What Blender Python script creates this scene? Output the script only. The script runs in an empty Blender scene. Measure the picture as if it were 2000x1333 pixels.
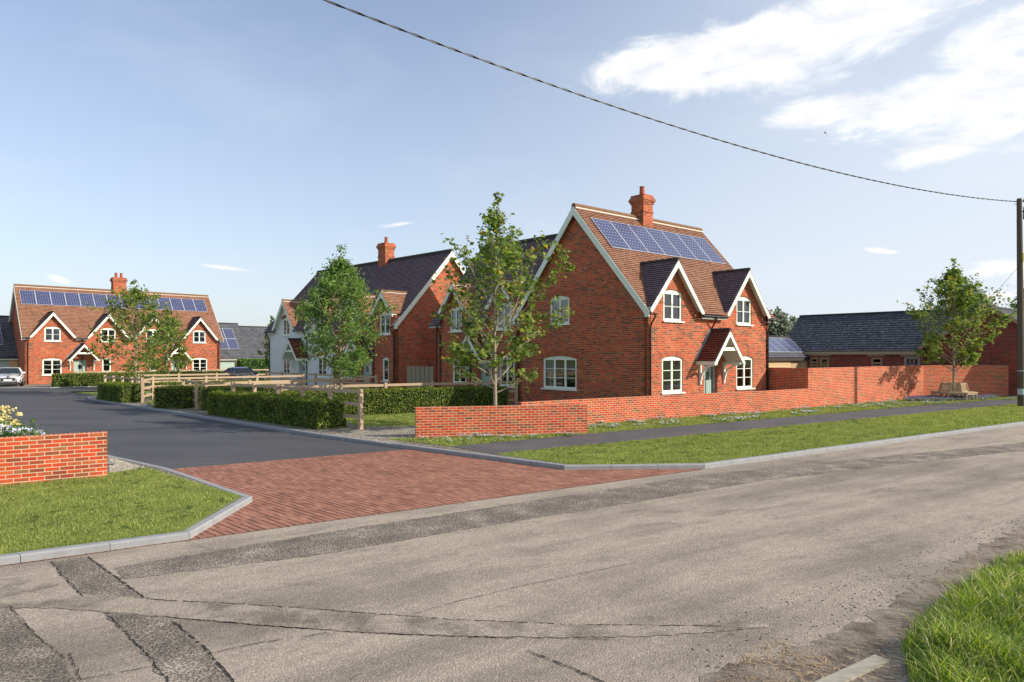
import bpy, math, random
import numpy as np
from mathutils import Vector, Matrix
from mathutils.geometry import tessellate_polygon

sc = bpy.context.scene
COL = sc.collection
rnd = random.Random(11)
NR = np.random.default_rng(5)
F, CH, HY = 1316.0, 2.4, 692.0        # focal length (photo px), eye height, horizon row
R = math.radians


def G(px, py, z=0.0):
    """Ground point (x, y) at height z seen at a photograph position."""
    Z = (CH - z) * F / (py - HY)
    return ((px - 1000) / F * Z, Z)


# ---------------------------------------------------------------- node helpers
def new_mat(name):
    m = bpy.data.materials.new(name)
    m.use_nodes = True
    nt = m.node_tree
    nt.nodes.clear()
    return m, nt


def nd(nt, kind, **kw):
    n = nt.nodes.new(kind)
    for k, v in kw.items():
        if k.startswith('_'):
            setattr(n, k[1:], v)
        else:
            key = int(k[1:]) if k[0] == 'i' and k[1:].isdigit() else k.replace('_', ' ')
            s = n.inputs[key]
            if hasattr(v, 'is_output') or isinstance(v, bpy.types.NodeSocket):
                nt.links.new(v, s)
            else:
                s.default_value = v
    return n


def c4(c):
    return (c[0], c[1], c[2], 1.0)


def math_(nt, op, a, b=None, c=None, clamp=False):
    n = nt.nodes.new('ShaderNodeMath')
    n.operation = op
    n.use_clamp = clamp
    for i, v in enumerate((a, b, c)):
        if v is None:
            continue
        if isinstance(v, bpy.types.NodeSocket):
            nt.links.new(v, n.inputs[i])
        else:
            n.inputs[i].default_value = v
    return n.outputs[0]


def ramp(nt, fac, stops, interp='LINEAR'):
    n = nt.nodes.new('ShaderNodeValToRGB')
    nt.links.new(fac, n.inputs[0])
    e = n.color_ramp.elements
    n.color_ramp.interpolation = interp
    while len(e) < len(stops):
        e.new(0.5)
    for i, (p, c) in enumerate(stops):
        e[i].position = p
        e[i].color = c4(c) if len(c) == 3 else c
    return n.outputs[0]


def mixc(nt, fac, a, b, blend='MIX'):
    n = nt.nodes.new('ShaderNodeMix')
    n.data_type = 'RGBA'
    n.blend_type = blend
    n.clamp_factor = True
    for s, v in ((n.inputs[0], fac), (n.inputs[6], a), (n.inputs[7], b)):
        if isinstance(v, bpy.types.NodeSocket):
            nt.links.new(v, s)
        elif isinstance(v, (int, float)):
            s.default_value = v
        else:
            s.default_value = c4(v)
    return n.outputs[2]


def coords(nt, kind='UV', scale=None, rot=None):
    tc = nt.nodes.new('ShaderNodeTexCoord')
    o = tc.outputs[kind]
    if scale or rot:
        mp = nt.nodes.new('ShaderNodeMapping')
        nt.links.new(o, mp.inputs[0])
        if scale:
            mp.inputs['Scale'].default_value = scale
        if rot:
            mp.inputs['Rotation'].default_value = rot
        o = mp.outputs[0]
    return o


def noise(nt, vec, scale, detail=4, rough=0.55, dist=0.0):
    n = nd(nt, 'ShaderNodeTexNoise', Scale=scale, Detail=detail, Roughness=rough, Distortion=dist)
    nt.links.new(vec, n.inputs['Vector'])
    return n.outputs[0]


def bsdf(nt, color, rough=0.8, bump=None, bstr=0.4, bdist=0.01, spec=0.3, metallic=0.0, **kw):
    p = nt.nodes.new('ShaderNodeBsdfPrincipled')
    for s, v in ((p.inputs['Base Color'], color), (p.inputs['Roughness'], rough)):
        if isinstance(v, bpy.types.NodeSocket):
            nt.links.new(v, s)
        elif isinstance(v, (int, float)):
            s.default_value = v
        else:
            s.default_value = c4(v)
    p.inputs['Specular IOR Level'].default_value = spec
    p.inputs['Metallic'].default_value = metallic
    for k, v in kw.items():
        p.inputs[k.replace('_', ' ')].default_value = v
    if bump is not None:
        b = nt.nodes.new('ShaderNodeBump')
        b.inputs['Strength'].default_value = bstr
        b.inputs['Distance'].default_value = bdist
        nt.links.new(bump, b.inputs['Height'])
        nt.links.new(b.outputs[0], p.inputs['Normal'])
    o = nt.nodes.new('ShaderNodeOutputMaterial')
    nt.links.new(p.outputs[0], o.inputs[0])
    return p


def hsv(nt, col, h=0.5, s=1.0, v=1.0):
    n = nt.nodes.new('ShaderNodeHueSaturation')
    for k, x in (('Hue', h), ('Saturation', s), ('Value', v)):
        if isinstance(x, bpy.types.NodeSocket):
            nt.links.new(x, n.inputs[k])
        else:
            n.inputs[k].default_value = x
    nt.links.new(col, n.inputs['Color'])
    return n.outputs[0]


M = {}


def brick_mat(name, stops, mortar, bw=0.235, rh=0.075, ms=0.0062, rot=None, var=0.25, rough=0.9, bdist=0.008, off=0.5, kind='UV', stain=0.0, mottle=0.0, dash=False):
    m, nt = new_mat(name)
    uv = coords(nt, kind, rot=rot)
    # slight wobble of the arrises
    wob = nt.nodes.new('ShaderNodeTexNoise')
    wob.inputs['Scale'].default_value = 14.0
    nt.links.new(uv, wob.inputs['Vector'])
    vs = nt.nodes.new('ShaderNodeVectorMath'); vs.operation = 'MULTIPLY_ADD'
    nt.links.new(wob.outputs['Color'], vs.inputs[0])
    vs.inputs[1].default_value = (0.004, 0.004, 0)
    nt.links.new(uv, vs.inputs[2])
    b = nt.nodes.new('ShaderNodeTexBrick')
    nt.links.new(vs.outputs[0], b.inputs['Vector'])
    b.offset = off
    for k, v in (('Color1', (0, 0, 0, 1)), ('Color2', (1, 1, 1, 1)), ('Mortar', (0.5, 0.5, 0.5, 1)), ('Scale', 1.0),
                 ('Mortar Size', ms), ('Mortar Smooth', 0.15), ('Bias', 0.0), ('Brick Width', bw), ('Row Height', rh)):
        b.inputs[k].default_value = v
    base = ramp(nt, b.outputs['Color'], stops)
    g = noise(nt, uv, 45, 5, 0.6)
    g2 = noise(nt, uv, 1.1, 3, 0.5)
    v = math_(nt, 'MULTIPLY_ADD', g, var * 2, 1 - var)
    v2 = math_(nt, 'MULTIPLY_ADD', g2, 0.5, 0.75)
    base = hsv(nt, base, v=math_(nt, 'MULTIPLY', v, v2))
    if mottle:
        st_ = nt.nodes.new('ShaderNodeMapping'); st_.inputs['Scale'].default_value = (5, 14, 1); nt.links.new(uv, st_.inputs[0])
        mk = ramp(nt, noise(nt, st_.outputs[0], 1.0, 3, 0.6), [(0.50, (0, 0, 0)), (0.66, (1, 1, 1))])
        base = mixc(nt, math_(nt, 'MULTIPLY', mk, mottle), base, (0.20, 0.095, 0.035))
    mcol = hsv(nt, mixc(nt, g, mortar, tuple(x * 0.7 for x in mortar)), v=v2)
    fac = b.outputs['Fac']
    if dash:                                   # open joints only along the length of the blocks
        sp_ = nt.nodes.new('ShaderNodeSeparateXYZ'); nt.links.new(vs.outputs[0], sp_.inputs[0])
        fv_ = math_(nt, 'ABSOLUTE', math_(nt, 'SUBTRACT', math_(nt, 'FRACT', math_(nt, 'DIVIDE', sp_.outputs[1], rh)), 0.5))
        edge = math_(nt, 'GREATER_THAN', fv_, 0.5 - ms * 1.3 / rh)
        tint = nt.nodes.new('ShaderNodeSeparateColor'); nt.links.new(b.outputs['Color'], tint.inputs[0])
        cell = nd(nt, 'ShaderNodeTexWhiteNoise')
        cx_ = math_(nt, 'FLOOR', math_(nt, 'DIVIDE', sp_.outputs[0], bw)); cy_ = math_(nt, 'ROUND', math_(nt, 'DIVIDE', sp_.outputs[1], rh))
        cc_ = nt.nodes.new('ShaderNodeCombineXYZ'); nt.links.new(cx_, cc_.inputs[0]); nt.links.new(cy_, cc_.inputs[1]); nt.links.new(cc_.outputs[0], cell.inputs['Vector'])
        on = math_(nt, 'GREATER_THAN', cell.outputs['Value'], 0.33)
        fac = math_(nt, 'MULTIPLY', fac, math_(nt, 'MULTIPLY_ADD', math_(nt, 'MULTIPLY', edge, on), 0.88, 0.12))
    col = mixc(nt, fac, base, mcol)
    if stain:
        s = ramp(nt, noise(nt, uv, 0.7, 6, 0.65, 0.6), [(0.45, (0, 0, 0)), (0.75, (1, 1, 1))])
        col = mixc(nt, math_(nt, 'MULTIPLY', s, stain), col, (0.06, 0.045, 0.035))
    h = math_(nt, 'SUBTRACT', math_(nt, 'MULTIPLY', g, 0.25), b.outputs['Fac'])
    bsdf(nt, col, rough, h, 0.6, bdist, spec=0.2)
    M[name] = m
    return m


REDS = [(0.0, (0.60, 0.085, 0.028)), (0.22, (0.46, 0.05, 0.02)), (0.40, (0.58, 0.125, 0.042)), (0.54, (0.32, 0.042, 0.024)),
        (0.62, (0.13, 0.042, 0.026)), (0.72, (0.48, 0.085, 0.038)), (0.86, (0.30, 0.125, 0.045)), (0.93, (0.09, 0.04, 0.026)), (1.0, (0.42, 0.06, 0.03))]
brick_mat('house_brick', REDS, (0.56, 0.37, 0.235), ms=0.0084, var=0.34, mottle=.5, stain=.12)
WREDS = [(0.0, (0.62, 0.075, 0.024)), (0.30, (0.50, 0.055, 0.02)), (0.52, (0.60, 0.12, 0.038)), (0.70, (0.40, 0.05, 0.026)),
         (0.80, (0.25, 0.06, 0.03)), (0.86, (0.50, 0.09, 0.04)), (0.95, (0.34, 0.14, 0.05)), (1.0, (0.19, 0.055, 0.03))]
brick_mat('wall_brick', WREDS, (0.72, 0.54, 0.37), ms=0.0078, var=0.38, stain=0.16, mottle=.8)
brick_mat('old_brick', [(0, (0.30, 0.05, 0.035)), (0.5, (0.22, 0.04, 0.03)), (0.75, (0.12, 0.04, 0.03)), (1, (0.25, 0.1, 0.05))], (0.30, 0.22, 0.16), var=0.3)
brick_mat('paver', [(0, (0.35, 0.158, 0.105)), (0.4, (0.29, 0.125, 0.084)), (0.7, (0.385, 0.185, 0.125)), (1, (0.225, 0.098, 0.068))], (0.03, 0.022, 0.02),
          bw=0.21, rh=0.105, ms=0.0105, rot=(0, 0, R(43)), var=0.22, bdist=0.006, kind='Object', dash=True)
brick_mat('roof_tile', [(0, (0.30, 0.135, 0.08)), (0.35, (0.34, 0.17, 0.10)), (0.6, (0.25, 0.11, 0.07)), (0.8, (0.34, 0.19, 0.12)), (1, (0.20, 0.095, 0.065))],
          (0.06, 0.025, 0.02), bw=0.165, rh=0.1, ms=0.0055, var=0.2, rough=0.75)
brick_mat('shaded_tile', [(0, (0.15, 0.11, 0.125)), (0.4, (0.20, 0.145, 0.155)), (0.7, (0.125, 0.092, 0.11)), (1, (0.24, 0.145, 0.13))],  # roof tile of the unlit slopes, their bluish shade put into the colour
          (0.03, 0.02, 0.022), bw=0.165, rh=0.1, ms=0.0055, var=0.2, rough=0.75)
brick_mat('porch_tile', [(0, (0.20, 0.06, 0.035)), (0.4, (0.15, 0.045, 0.03)), (0.7, (0.24, 0.075, 0.04)), (1, (0.10, 0.035, 0.028))],
          (0.03, 0.015, 0.012), bw=0.165, rh=0.1, ms=0.0055, var=0.2, rough=0.7)
brick_mat('slate', [(0, (0.085, 0.09, 0.10)), (0.5, (0.12, 0.125, 0.135)), (1, (0.07, 0.072, 0.082))], (0.04, 0.04, 0.045), bw=0.25, rh=0.2, ms=0.003, var=0.2, rough=0.6)


def island_mat(name, stops, transl=0.0, rough=0.7, spec=0.25, tr_col=None, patch=0.0, pscale=1.0):
    m, nt = new_mat(name)
    g = nt.nodes.new('ShaderNodeNewGeometry')
    col = ramp(nt, g.outputs['Random Per Island'], stops)
    if patch:
        pn = noise(nt, coords(nt, 'Object'), pscale, 5, 0.62)
        col = hsv(nt, col, h=math_(nt, 'MULTIPLY_ADD', pn, -0.05 * patch, 0.5 + 0.025 * patch), v=math_(nt, 'MULTIPLY_ADD', pn, 2.0 * patch, 1.0 - patch))
    p = bsdf(nt, col, rough, spec=spec)
    if transl:
        t = nt.nodes.new('ShaderNodeBsdfTranslucent')
        nt.links.new(hsv(nt, col, s=1.15, v=1.9), t.inputs[0])
        mx = nt.nodes.new('ShaderNodeMixShader')
        mx.inputs[0].default_value = transl
        nt.links.new(p.outputs[0], mx.inputs[1])
        nt.links.new(t.outputs[0], mx.inputs[2])
        o = [n for n in nt.nodes if n.type == 'OUTPUT_MATERIAL'][0]
        nt.links.new(mx.outputs[0], o.inputs[0])
    M[name] = m
    return m


island_mat('maple_leaf', [(0, (0.055, 0.095, 0.022)), (0.35, (0.115, 0.175, 0.038)), (0.7, (0.19, 0.26, 0.055)), (0.955, (0.29, 0.34, 0.08)), (0.97, (0.60, 0.42, 0.04)), (0.985, (0.34, 0.17, 0.03)), (1, (0.17, 0.20, 0.04))], 0.4, patch=.5, pscale=2.2)
island_mat('fern_leaf', [(0, (0.065, 0.13, 0.04)), (0.4, (0.12, 0.205, 0.055)), (0.8, (0.20, 0.30, 0.07)), (1, (0.28, 0.37, 0.10))], 0.4, patch=.5, pscale=2.2)
island_mat('grey_haze_leaf', [(0, (0.13, 0.165, 0.12)), (0.5, (0.20, 0.235, 0.17)), (1, (0.28, 0.30, 0.23))], 0.3)  # grey green leaf with the haze over far trees put into its colour
island_mat('hedge_leaf', [(0, (0.045, 0.085, 0.016)), (0.35, (0.10, 0.155, 0.024)), (0.7, (0.19, 0.25, 0.036)), (0.93, (0.30, 0.34, 0.055)), (0.965, (0.52, 0.43, 0.06)), (1, (0.2, 0.22, 0.04))], 0.3, patch=.5, pscale=3.0, rough=0.45, spec=0.4)
island_mat('laurel_leaf', [(0, (0.04, 0.10, 0.015)), (0.5, (0.08, 0.18, 0.03)), (1, (0.14, 0.26, 0.05))], 0.25, rough=0.45, spec=0.4)
island_mat('lawn_blade', [(0, (0.13, 0.175, 0.038)), (0.45, (0.22, 0.27, 0.062)), (0.8, (0.325, 0.365, 0.10)), (1, (0.50, 0.46, 0.22))], 0.28, patch=.6, pscale=1.3)
island_mat('wild_blade', [(0, (0.05, 0.095, 0.016)), (0.3, (0.12, 0.19, 0.028)), (0.6, (0.22, 0.30, 0.042)), (0.85, (0.37, 0.43, 0.08)), (0.93, (0.48, 0.46, 0.18)), (1, (0.66, 0.56, 0.34))], 0.33, patch=.6, pscale=3.0, rough=0.4, spec=0.4)
island_mat('white_petal', [(0, (0.75, 0.74, 0.80)), (0.6, (0.62, 0.58, 0.78)), (1, (0.85, 0.84, 0.82))], 0.2)
island_mat('yellow_petal', [(0, (0.78, 0.66, 0.22)), (0.6, (0.80, 0.72, 0.38)), (1, (0.72, 0.50, 0.16))], 0.2)
island_mat('violet_petal', [(0, (0.16, 0.12, 0.42)), (1, (0.30, 0.25, 0.55))], 0.2)
island_mat('straw', [(0, (0.35, 0.24, 0.12)), (0.6, (0.50, 0.36, 0.19)), (1, (0.22, 0.13, 0.07))])
island_mat('pebble', [(0, (0.05, 0.043, 0.036)), (0.6, (0.16, 0.135, 0.11)), (1, (0.40, 0.36, 0.30))])
island_mat('arch_brick', [(0, (0.46, 0.13, 0.055)), (0.5, (0.36, 0.10, 0.045)), (0.8, (0.28, 0.07, 0.035)), (1, (0.50, 0.18, 0.08))])
island_mat('gravel_stone', [(0, (0.28, 0.24, 0.19)), (0.6, (0.45, 0.40, 0.32)), (1, (0.60, 0.56, 0.48))])


def simple(name, col, rough=0.6, nscale=0, namt=0.2, bump=0.0, spec=0.3, metallic=0.0, kind='Object', stretch=None, bdist=0.01):
    m, nt = new_mat(name)
    if nscale:
        v = coords(nt, kind, scale=stretch)
        g = noise(nt, v, nscale, 6, 0.6)
        c = mixc(nt, g, tuple(x * (1 - namt) for x in col), tuple(min(1, x * (1 + namt)) for x in col))
        bsdf(nt, c, rough, g if bump else None, bump, bdist, spec, metallic)
    else:
        bsdf(nt, col, rough, spec=spec, metallic=metallic)
    M[name] = m
    return m


simple('cream_paint', (0.76, 0.80, 0.68), 0.55, 3, 0.06)
simple('sage_paint', (0.36, 0.47, 0.41), 0.5, 3, 0.06)
simple('stone_sill', (0.74, 0.76, 0.64), 0.7, 20, 0.1)
simple('render_white', (0.74, 0.74, 0.75), 0.9, 30, 0.05, 0.3)
simple('black_plastic', (0.012, 0.012, 0.013), 0.35, spec=0.5)
simple('lead', (0.22, 0.24, 0.27), 0.5, 8, 0.2)
simple('clay_pot', (0.36, 0.10, 0.05), 0.8, 12, 0.2)
simple('ridge_clay', (0.20, 0.105, 0.05), 0.8, 9, 0.25)
simple('dark_ridge', (0.05, 0.042, 0.04), 0.8, 9, 0.25)
simple('white_mortar', (0.66, 0.60, 0.53), 0.9, 20, 0.1)
simple('fence_wood', (0.47, 0.345, 0.23), 0.8, 9, 0.28, 0.3, stretch=(1, 1, 5))
simple('gate_wood', (0.30, 0.25, 0.17), 0.85, 9, 0.25, 0.3, stretch=(6, 6, 1))
simple('bench_wood', (0.46, 0.33, 0.20), 0.75, 14, 0.25, 0.2)
simple('cladding', (0.56, 0.40, 0.21), 0.8, 6, 0.22, 0.2, stretch=(1, 1, 6))
simple('bark', (0.30, 0.255, 0.18), 0.9, 22, 0.45, 0.6, stretch=(1, 1, 0.35))
simple('dark_bark', (0.13, 0.10, 0.07), 0.9, 22, 0.4, 0.6, stretch=(1, 1, 0.35))
simple('pole_wood', (0.10, 0.082, 0.062), 0.85, 14, 0.4, 0.5, stretch=(1, 1, 0.12))
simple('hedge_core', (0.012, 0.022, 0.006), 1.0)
simple('interior', (0.10, 0.085, 0.07), 1.0)
simple('curtain', (0.62, 0.62, 0.66), 0.9)
simple('green_stem', (0.07, 0.15, 0.03), 0.6)
simple('cable_black', (0.035, 0.035, 0.038), 0.35, spec=0.6)
simple('steel', (0.45, 0.46, 0.47), 0.4, metallic=0.8)
simple('tag_yellow', (0.5, 0.5, 0.12), 0.5)
simple('tag_pale', (0.42, 0.55, 0.56), 0.5)
simple('tyre', (0.015, 0.015, 0.016), 0.8)
simple('number_plate', (0.82, 0.82, 0.80), 0.4)
simple('grille_dark', (0.03, 0.03, 0.033), 0.4, spec=0.5)
simple('lamp_glass', (0.6, 0.62, 0.65), 0.1, spec=0.8)
simple('panel_frame', (0.50, 0.50, 0.53), 0.35, spec=0.6)
simple('bird_feather', (0.03, 0.03, 0.035), 0.8)
simple('barn_frame', (0.36, 0.25, 0.15), 0.8, 8, 0.2)
simple('grey_frame', (0.30, 0.33, 0.30), 0.7)
simple('barn_stone', (0.40, 0.34, 0.23), 0.85, 12, 0.15)
simple('kerb_stone', (0.28, 0.285, 0.29), 0.9, 5, 0.25, 0.4)
simple('old_kerb', (0.34, 0.315, 0.25), 0.95, 7, 0.5, 0.6)


def car_paint(name, col, metallic=0.5):
    m, nt = new_mat(name)
    bsdf(nt, col, 0.3, spec=0.5, metallic=metallic, Coat_Weight=0.6, Coat_Roughness=0.06)
    M[name] = m


car_paint('silver_paint', (0.74, 0.76, 0.78), .2)
car_paint('blue_paint', (0.035, 0.085, 0.24))

m, nt = new_mat('glass')
tr = nt.nodes.new('ShaderNodeBsdfTransparent'); tr.inputs[0].default_value = (0.62, 0.66, 0.64, 1)
gl = nt.nodes.new('ShaderNodeBsdfGlossy'); gl.inputs['Roughness'].default_value = 0.02
gl.inputs[0].default_value = (0.95, 0.97, 1, 1)
fr = nt.nodes.new('ShaderNodeFresnel'); fr.inputs[0].default_value = 1.75
v = coords(nt, 'Object')
bp = nt.nodes.new('ShaderNodeBump'); bp.inputs['Strength'].default_value = 0.12; bp.inputs['Distance'].default_value = 0.02
nt.links.new(noise(nt, v, 1.3, 2, 0.5), bp.inputs['Height'])
nt.links.new(bp.outputs[0], gl.inputs['Normal'])
mx = nt.nodes.new('ShaderNodeMixShader'); o = nt.nodes.new('ShaderNodeOutputMaterial')
nt.links.new(math_(nt, 'MULTIPLY_ADD', fr.outputs[0], 1.25, 0.02, clamp=True), mx.inputs[0]); nt.links.new(tr.outputs[0], mx.inputs[1]); nt.links.new(gl.outputs[0], mx.inputs[2])
nt.links.new(mx.outputs[0], o.inputs[0])
M['glass'] = m
m, nt = new_mat('car_glass')
bsdf(nt, (0.02, 0.028, 0.03), 0.05, spec=0.8)
M['car_glass'] = m

# photovoltaic cells: chamfered cells show pale diamonds where four corners meet
m, nt = new_mat('solar_cells')
uv = coords(nt, 'UV')
sx = nt.nodes.new('ShaderNodeSeparateXYZ'); nt.links.new(uv, sx.inputs[0])
fu = math_(nt, 'ABSOLUTE', math_(nt, 'SUBTRACT', math_(nt, 'FRACT', math_(nt, 'MULTIPLY', sx.outputs[0], 6.0)), 0.5))
fv = math_(nt, 'ABSOLUTE', math_(nt, 'SUBTRACT', math_(nt, 'FRACT', math_(nt, 'MULTIPLY', sx.outputs[1], 9.0)), 0.5))
dia = math_(nt, 'GREATER_THAN', math_(nt, 'ADD', fu, fv), 0.83)
lin = math_(nt, 'GREATER_THAN', math_(nt, 'MAXIMUM', fu, fv), 0.475)
c = mixc(nt, noise(nt, coords(nt, 'Object'), 2.0, 2), (0.03, 0.038, 0.10), (0.055, 0.065, 0.15))
c = mixc(nt, math_(nt, 'MULTIPLY', lin, 0.25), c, (0.4, 0.42, 0.5))
c = mixc(nt, math_(nt, 'MULTIPLY', dia, 0.7), c, (0.5, 0.5, 0.56))
bsdf(nt, c, 0.22, spec=0.5)
M['solar_cells'] = m

# barn slates with lichen spots
m, nt = new_mat('lichen_slate')
uv = coords(nt, 'UV')
b = nt.nodes.new('ShaderNodeTexBrick'); nt.links.new(uv, b.inputs['Vector'])
for k, vv in (('Color1', (0, 0, 0, 1)), ('Color2', (1, 1, 1, 1)), ('Mortar', (0, 0, 0, 1)), ('Scale', 1.0), ('Mortar Size', 0.006), ('Brick Width', 0.3), ('Row Height', 0.25)):
    b.inputs[k].default_value = vv
c = ramp(nt, b.outputs['Color'], [(0, (0.035, 0.04, 0.048)), (1, (0.07, 0.075, 0.088))])
lv = nt.nodes.new('ShaderNodeMapping'); lv.inputs['Scale'].default_value = (0.45, 1, 1); nt.links.new(uv, lv.inputs[0])
li = ramp(nt, noise(nt, lv.outputs[0], 9, 6, 0.8), [(0.56, (0, 0, 0)), (0.62, (1, 1, 1))])
c = mixc(nt, math_(nt, 'MULTIPLY', li, 0.7), c, (0.42, 0.43, 0.46))
bsdf(nt, c, 0.6, math_(nt, 'SUBTRACT', 0, b.outputs['Fac']), 0.5, 0.01)
M['lichen_slate'] = m


# ---- ground materials (object space = metres)
def ground_mat(name, build):
    m, nt = new_mat(name)
    build(nt)
    M[name] = m


def old_asphalt(nt):
    v = coords(nt, 'Object')
    r_ = coords(nt, 'Object', rot=(0, 0, R(-33.3)))
    st = nt.nodes.new('ShaderNodeMapping'); st.inputs['Scale'].default_value = (0.10, 0.75, 1); nt.links.new(r_, st.inputs[0])
    st2 = nt.nodes.new('ShaderNodeMapping'); st2.inputs['Scale'].default_value = (0.45, 1.1, 1); nt.links.new(r_, st2.inputs[0])
    big = noise(nt, v, 0.45, 5, 0.6, 0.4)
    band = noise(nt, st.outputs[0], 1.1, 5, 0.6, 0.3)
    fine = noise(nt, v, 75, 4, 0.75)
    mid = noise(nt, v, 9, 6, 0.7)
    a = ramp(nt, math_(nt, 'ADD', math_(nt, 'MULTIPLY', big, 0.35), math_(nt, 'MULTIPLY', band, 0.65)),
             [(0.36, (0.175, 0.147, 0.120)), (0.45, (0.245, 0.206, 0.166)), (0.54, (0.335, 0.283, 0.226)), (0.62, (0.24, 0.202, 0.165)), (0.70, (0.30, 0.253, 0.203))])
    a = hsv(nt, a, v=math_(nt, 'MULTIPLY_ADD', mid, 0.55, 0.72))
    vo = nd(nt, 'ShaderNodeTexVoronoi', Scale=60.0); nt.links.new(v, vo.inputs['Vector'])
    a = hsv(nt, a, v=math_(nt, 'MULTIPLY_ADD', math_(nt, 'ADD', fine, math_(nt, 'MULTIPLY', vo.outputs['Distance'], .5)), 1.5, -.02))
    dk = ramp(nt, noise(nt, st2.outputs[0], 1.6, 9, 0.8, 0.8), [(0.53, (0, 0, 0)), (0.64, (1, 1, 1))])
    sp2 = ramp(nt, noise(nt, v, 26, 6, 0.8), [(0.52, (0, 0, 0)), (0.60, (1, 1, 1))])
    a = mixc(nt, math_(nt, 'MULTIPLY', math_(nt, 'MULTIPLY_ADD', sp2, .6, .4), math_(nt, 'MULTIPLY', dk, 0.75)), a, (0.085, 0.072, 0.06))
    bsdf(nt, a, 0.92, math_(nt, 'ADD', fine, math_(nt, 'MULTIPLY', vo.outputs['Distance'], 1.0)), 0.6, 0.009, 0.2)


ground_mat('old_asphalt', old_asphalt)


def patch_asphalt(nt):
    v = coords(nt, 'Object')
    fine = noise(nt, v, 55, 5, 0.8)
    vo = nd(nt, 'ShaderNodeTexVoronoi', Scale=45.0); nt.links.new(v, vo.inputs['Vector'])
    a = ramp(nt, noise(nt, v, 1.6, 6, 0.65), [(0.36, (0.12, 0.103, 0.087)), (0.52, (0.165, 0.142, 0.118)), (0.68, (0.26, 0.224, 0.185))])
    a = hsv(nt, a, v=math_(nt, 'MULTIPLY_ADD', math_(nt, 'ADD', fine, vo.outputs['Distance']), 2.4, -1.0))
    bsdf(nt, a, 0.95, math_(nt, 'ADD', fine, vo.outputs['Distance']), 1.0, 0.02, 0.2)


ground_mat('patch_asphalt', patch_asphalt)


def worn_asphalt(nt):
    v = coords(nt, 'Object')
    fine = noise(nt, v, 70, 5, 0.8)
    vo = nd(nt, 'ShaderNodeTexVoronoi', Scale=55.0); nt.links.new(v, vo.inputs['Vector'])
    fine = math_(nt, 'MULTIPLY_ADD', vo.outputs['Distance'], .5, math_(nt, 'MULTIPLY_ADD', fine, .9, -.12))
    a = ramp(nt, noise(nt, v, 2.6, 7, 0.7), [(0.36, (0.155, 0.13, 0.104)), (0.46, (0.225, 0.19, 0.153)), (0.56, (0.31, 0.262, 0.21))])
    a = hsv(nt, a, v=math_(nt, 'MULTIPLY_ADD', fine, 1.6, 0.2))
    bsdf(nt, a, 0.95, fine, 0.8, 0.012, 0.2)


ground_mat('worn_asphalt', worn_asphalt)
simple('crack_dark', (0.03, 0.027, 0.024), 1.0)


def new_asphalt(nt):
    v = coords(nt, 'Object')
    st = nt.nodes.new('ShaderNodeMapping'); st.inputs['Scale'].default_value = (0.35, 1, 1)
    st.inputs['Rotation'].default_value = (0, 0, R(42)); nt.links.new(v, st.inputs[0])
    a = ramp(nt, noise(nt, st.outputs[0], 0.7, 6, 0.65), [(0.3, (0.062, 0.062, 0.068)), (0.7, (0.098, 0.097, 0.102))])
    fine = noise(nt, v, 60, 4, 0.8)
    a = hsv(nt, a, v=math_(nt, 'MULTIPLY_ADD', fine, 1.1, 0.45))
    bsdf(nt, a, 0.85, fine, 0.5, 0.008, 0.25)


ground_mat('new_asphalt', new_asphalt)


def path_asphalt(nt):
    v = coords(nt, 'Object')
    a = ramp(nt, noise(nt, v, 0.9, 6, 0.65), [(0.3, (0.080, 0.074, 0.078)), (0.7, (0.125, 0.115, 0.117))])
    fine = noise(nt, v, 50, 4, 0.8)
    a = hsv(nt, a, v=math_(nt, 'MULTIPLY_ADD', fine, 1.0, 0.5))
    bsdf(nt, a, 0.88, fine, 0.5, 0.008, 0.25)


ground_mat('path_asphalt', path_asphalt)


def soil(nt):
    v = coords(nt, 'Object')
    a = ramp(nt, noise(nt, v, 1.2, 6, 0.7), [(0.35, (0.12, 0.165, 0.035)), (0.55, (0.18, 0.225, 0.05)), (0.7, (0.25, 0.275, 0.08))])
    fine = noise(nt, v, 30, 4, 0.8)
    a = hsv(nt, a, v=math_(nt, 'MULTIPLY_ADD', fine, 1.2, 0.4))
    bsdf(nt, a, 0.95, fine, 0.7, 0.02, 0.15)


ground_mat('turf', soil)


def dirt(nt):
    v = coords(nt, 'Object')
    a = ramp(nt, noise(nt, v, 3.0, 7, 0.72), [(0.36, (0.15, 0.122, 0.096)), (0.45, (0.25, 0.207, 0.166)), (0.56, (0.35, 0.297, 0.24))])
    fine = noise(nt, v, 55, 5, 0.8)
    a = hsv(nt, a, v=math_(nt, 'MULTIPLY_ADD', fine, 1.6, 0.2))
    bsdf(nt, a, 0.95, fine, 1.0, 0.03, 0.15)


ground_mat('dirt', dirt)


def gravel(nt):
    v = coords(nt, 'Object')
    vo = nd(nt, 'ShaderNodeTexVoronoi', Scale=34.0); nt.links.new(v, vo.inputs['Vector'])
    s = nt.nodes.new('ShaderNodeSeparateColor'); nt.links.new(vo.outputs['Color'], s.inputs[0])
    a = ramp(nt, s.outputs[0], [(0, (0.17, 0.145, 0.115)), (0.4, (0.32, 0.28, 0.22)), (0.8, (0.45, 0.41, 0.34)), (1, (0.60, 0.57, 0.50))])
    a = hsv(nt, a, v=math_(nt, 'SUBTRACT', 1.15, vo.outputs['Distance']))
    bsdf(nt, a, 0.9, math_(nt, 'SUBTRACT', 1, vo.outputs['Distance']), 1.0, 0.03, 0.2)


ground_mat('gravel', gravel)


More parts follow.
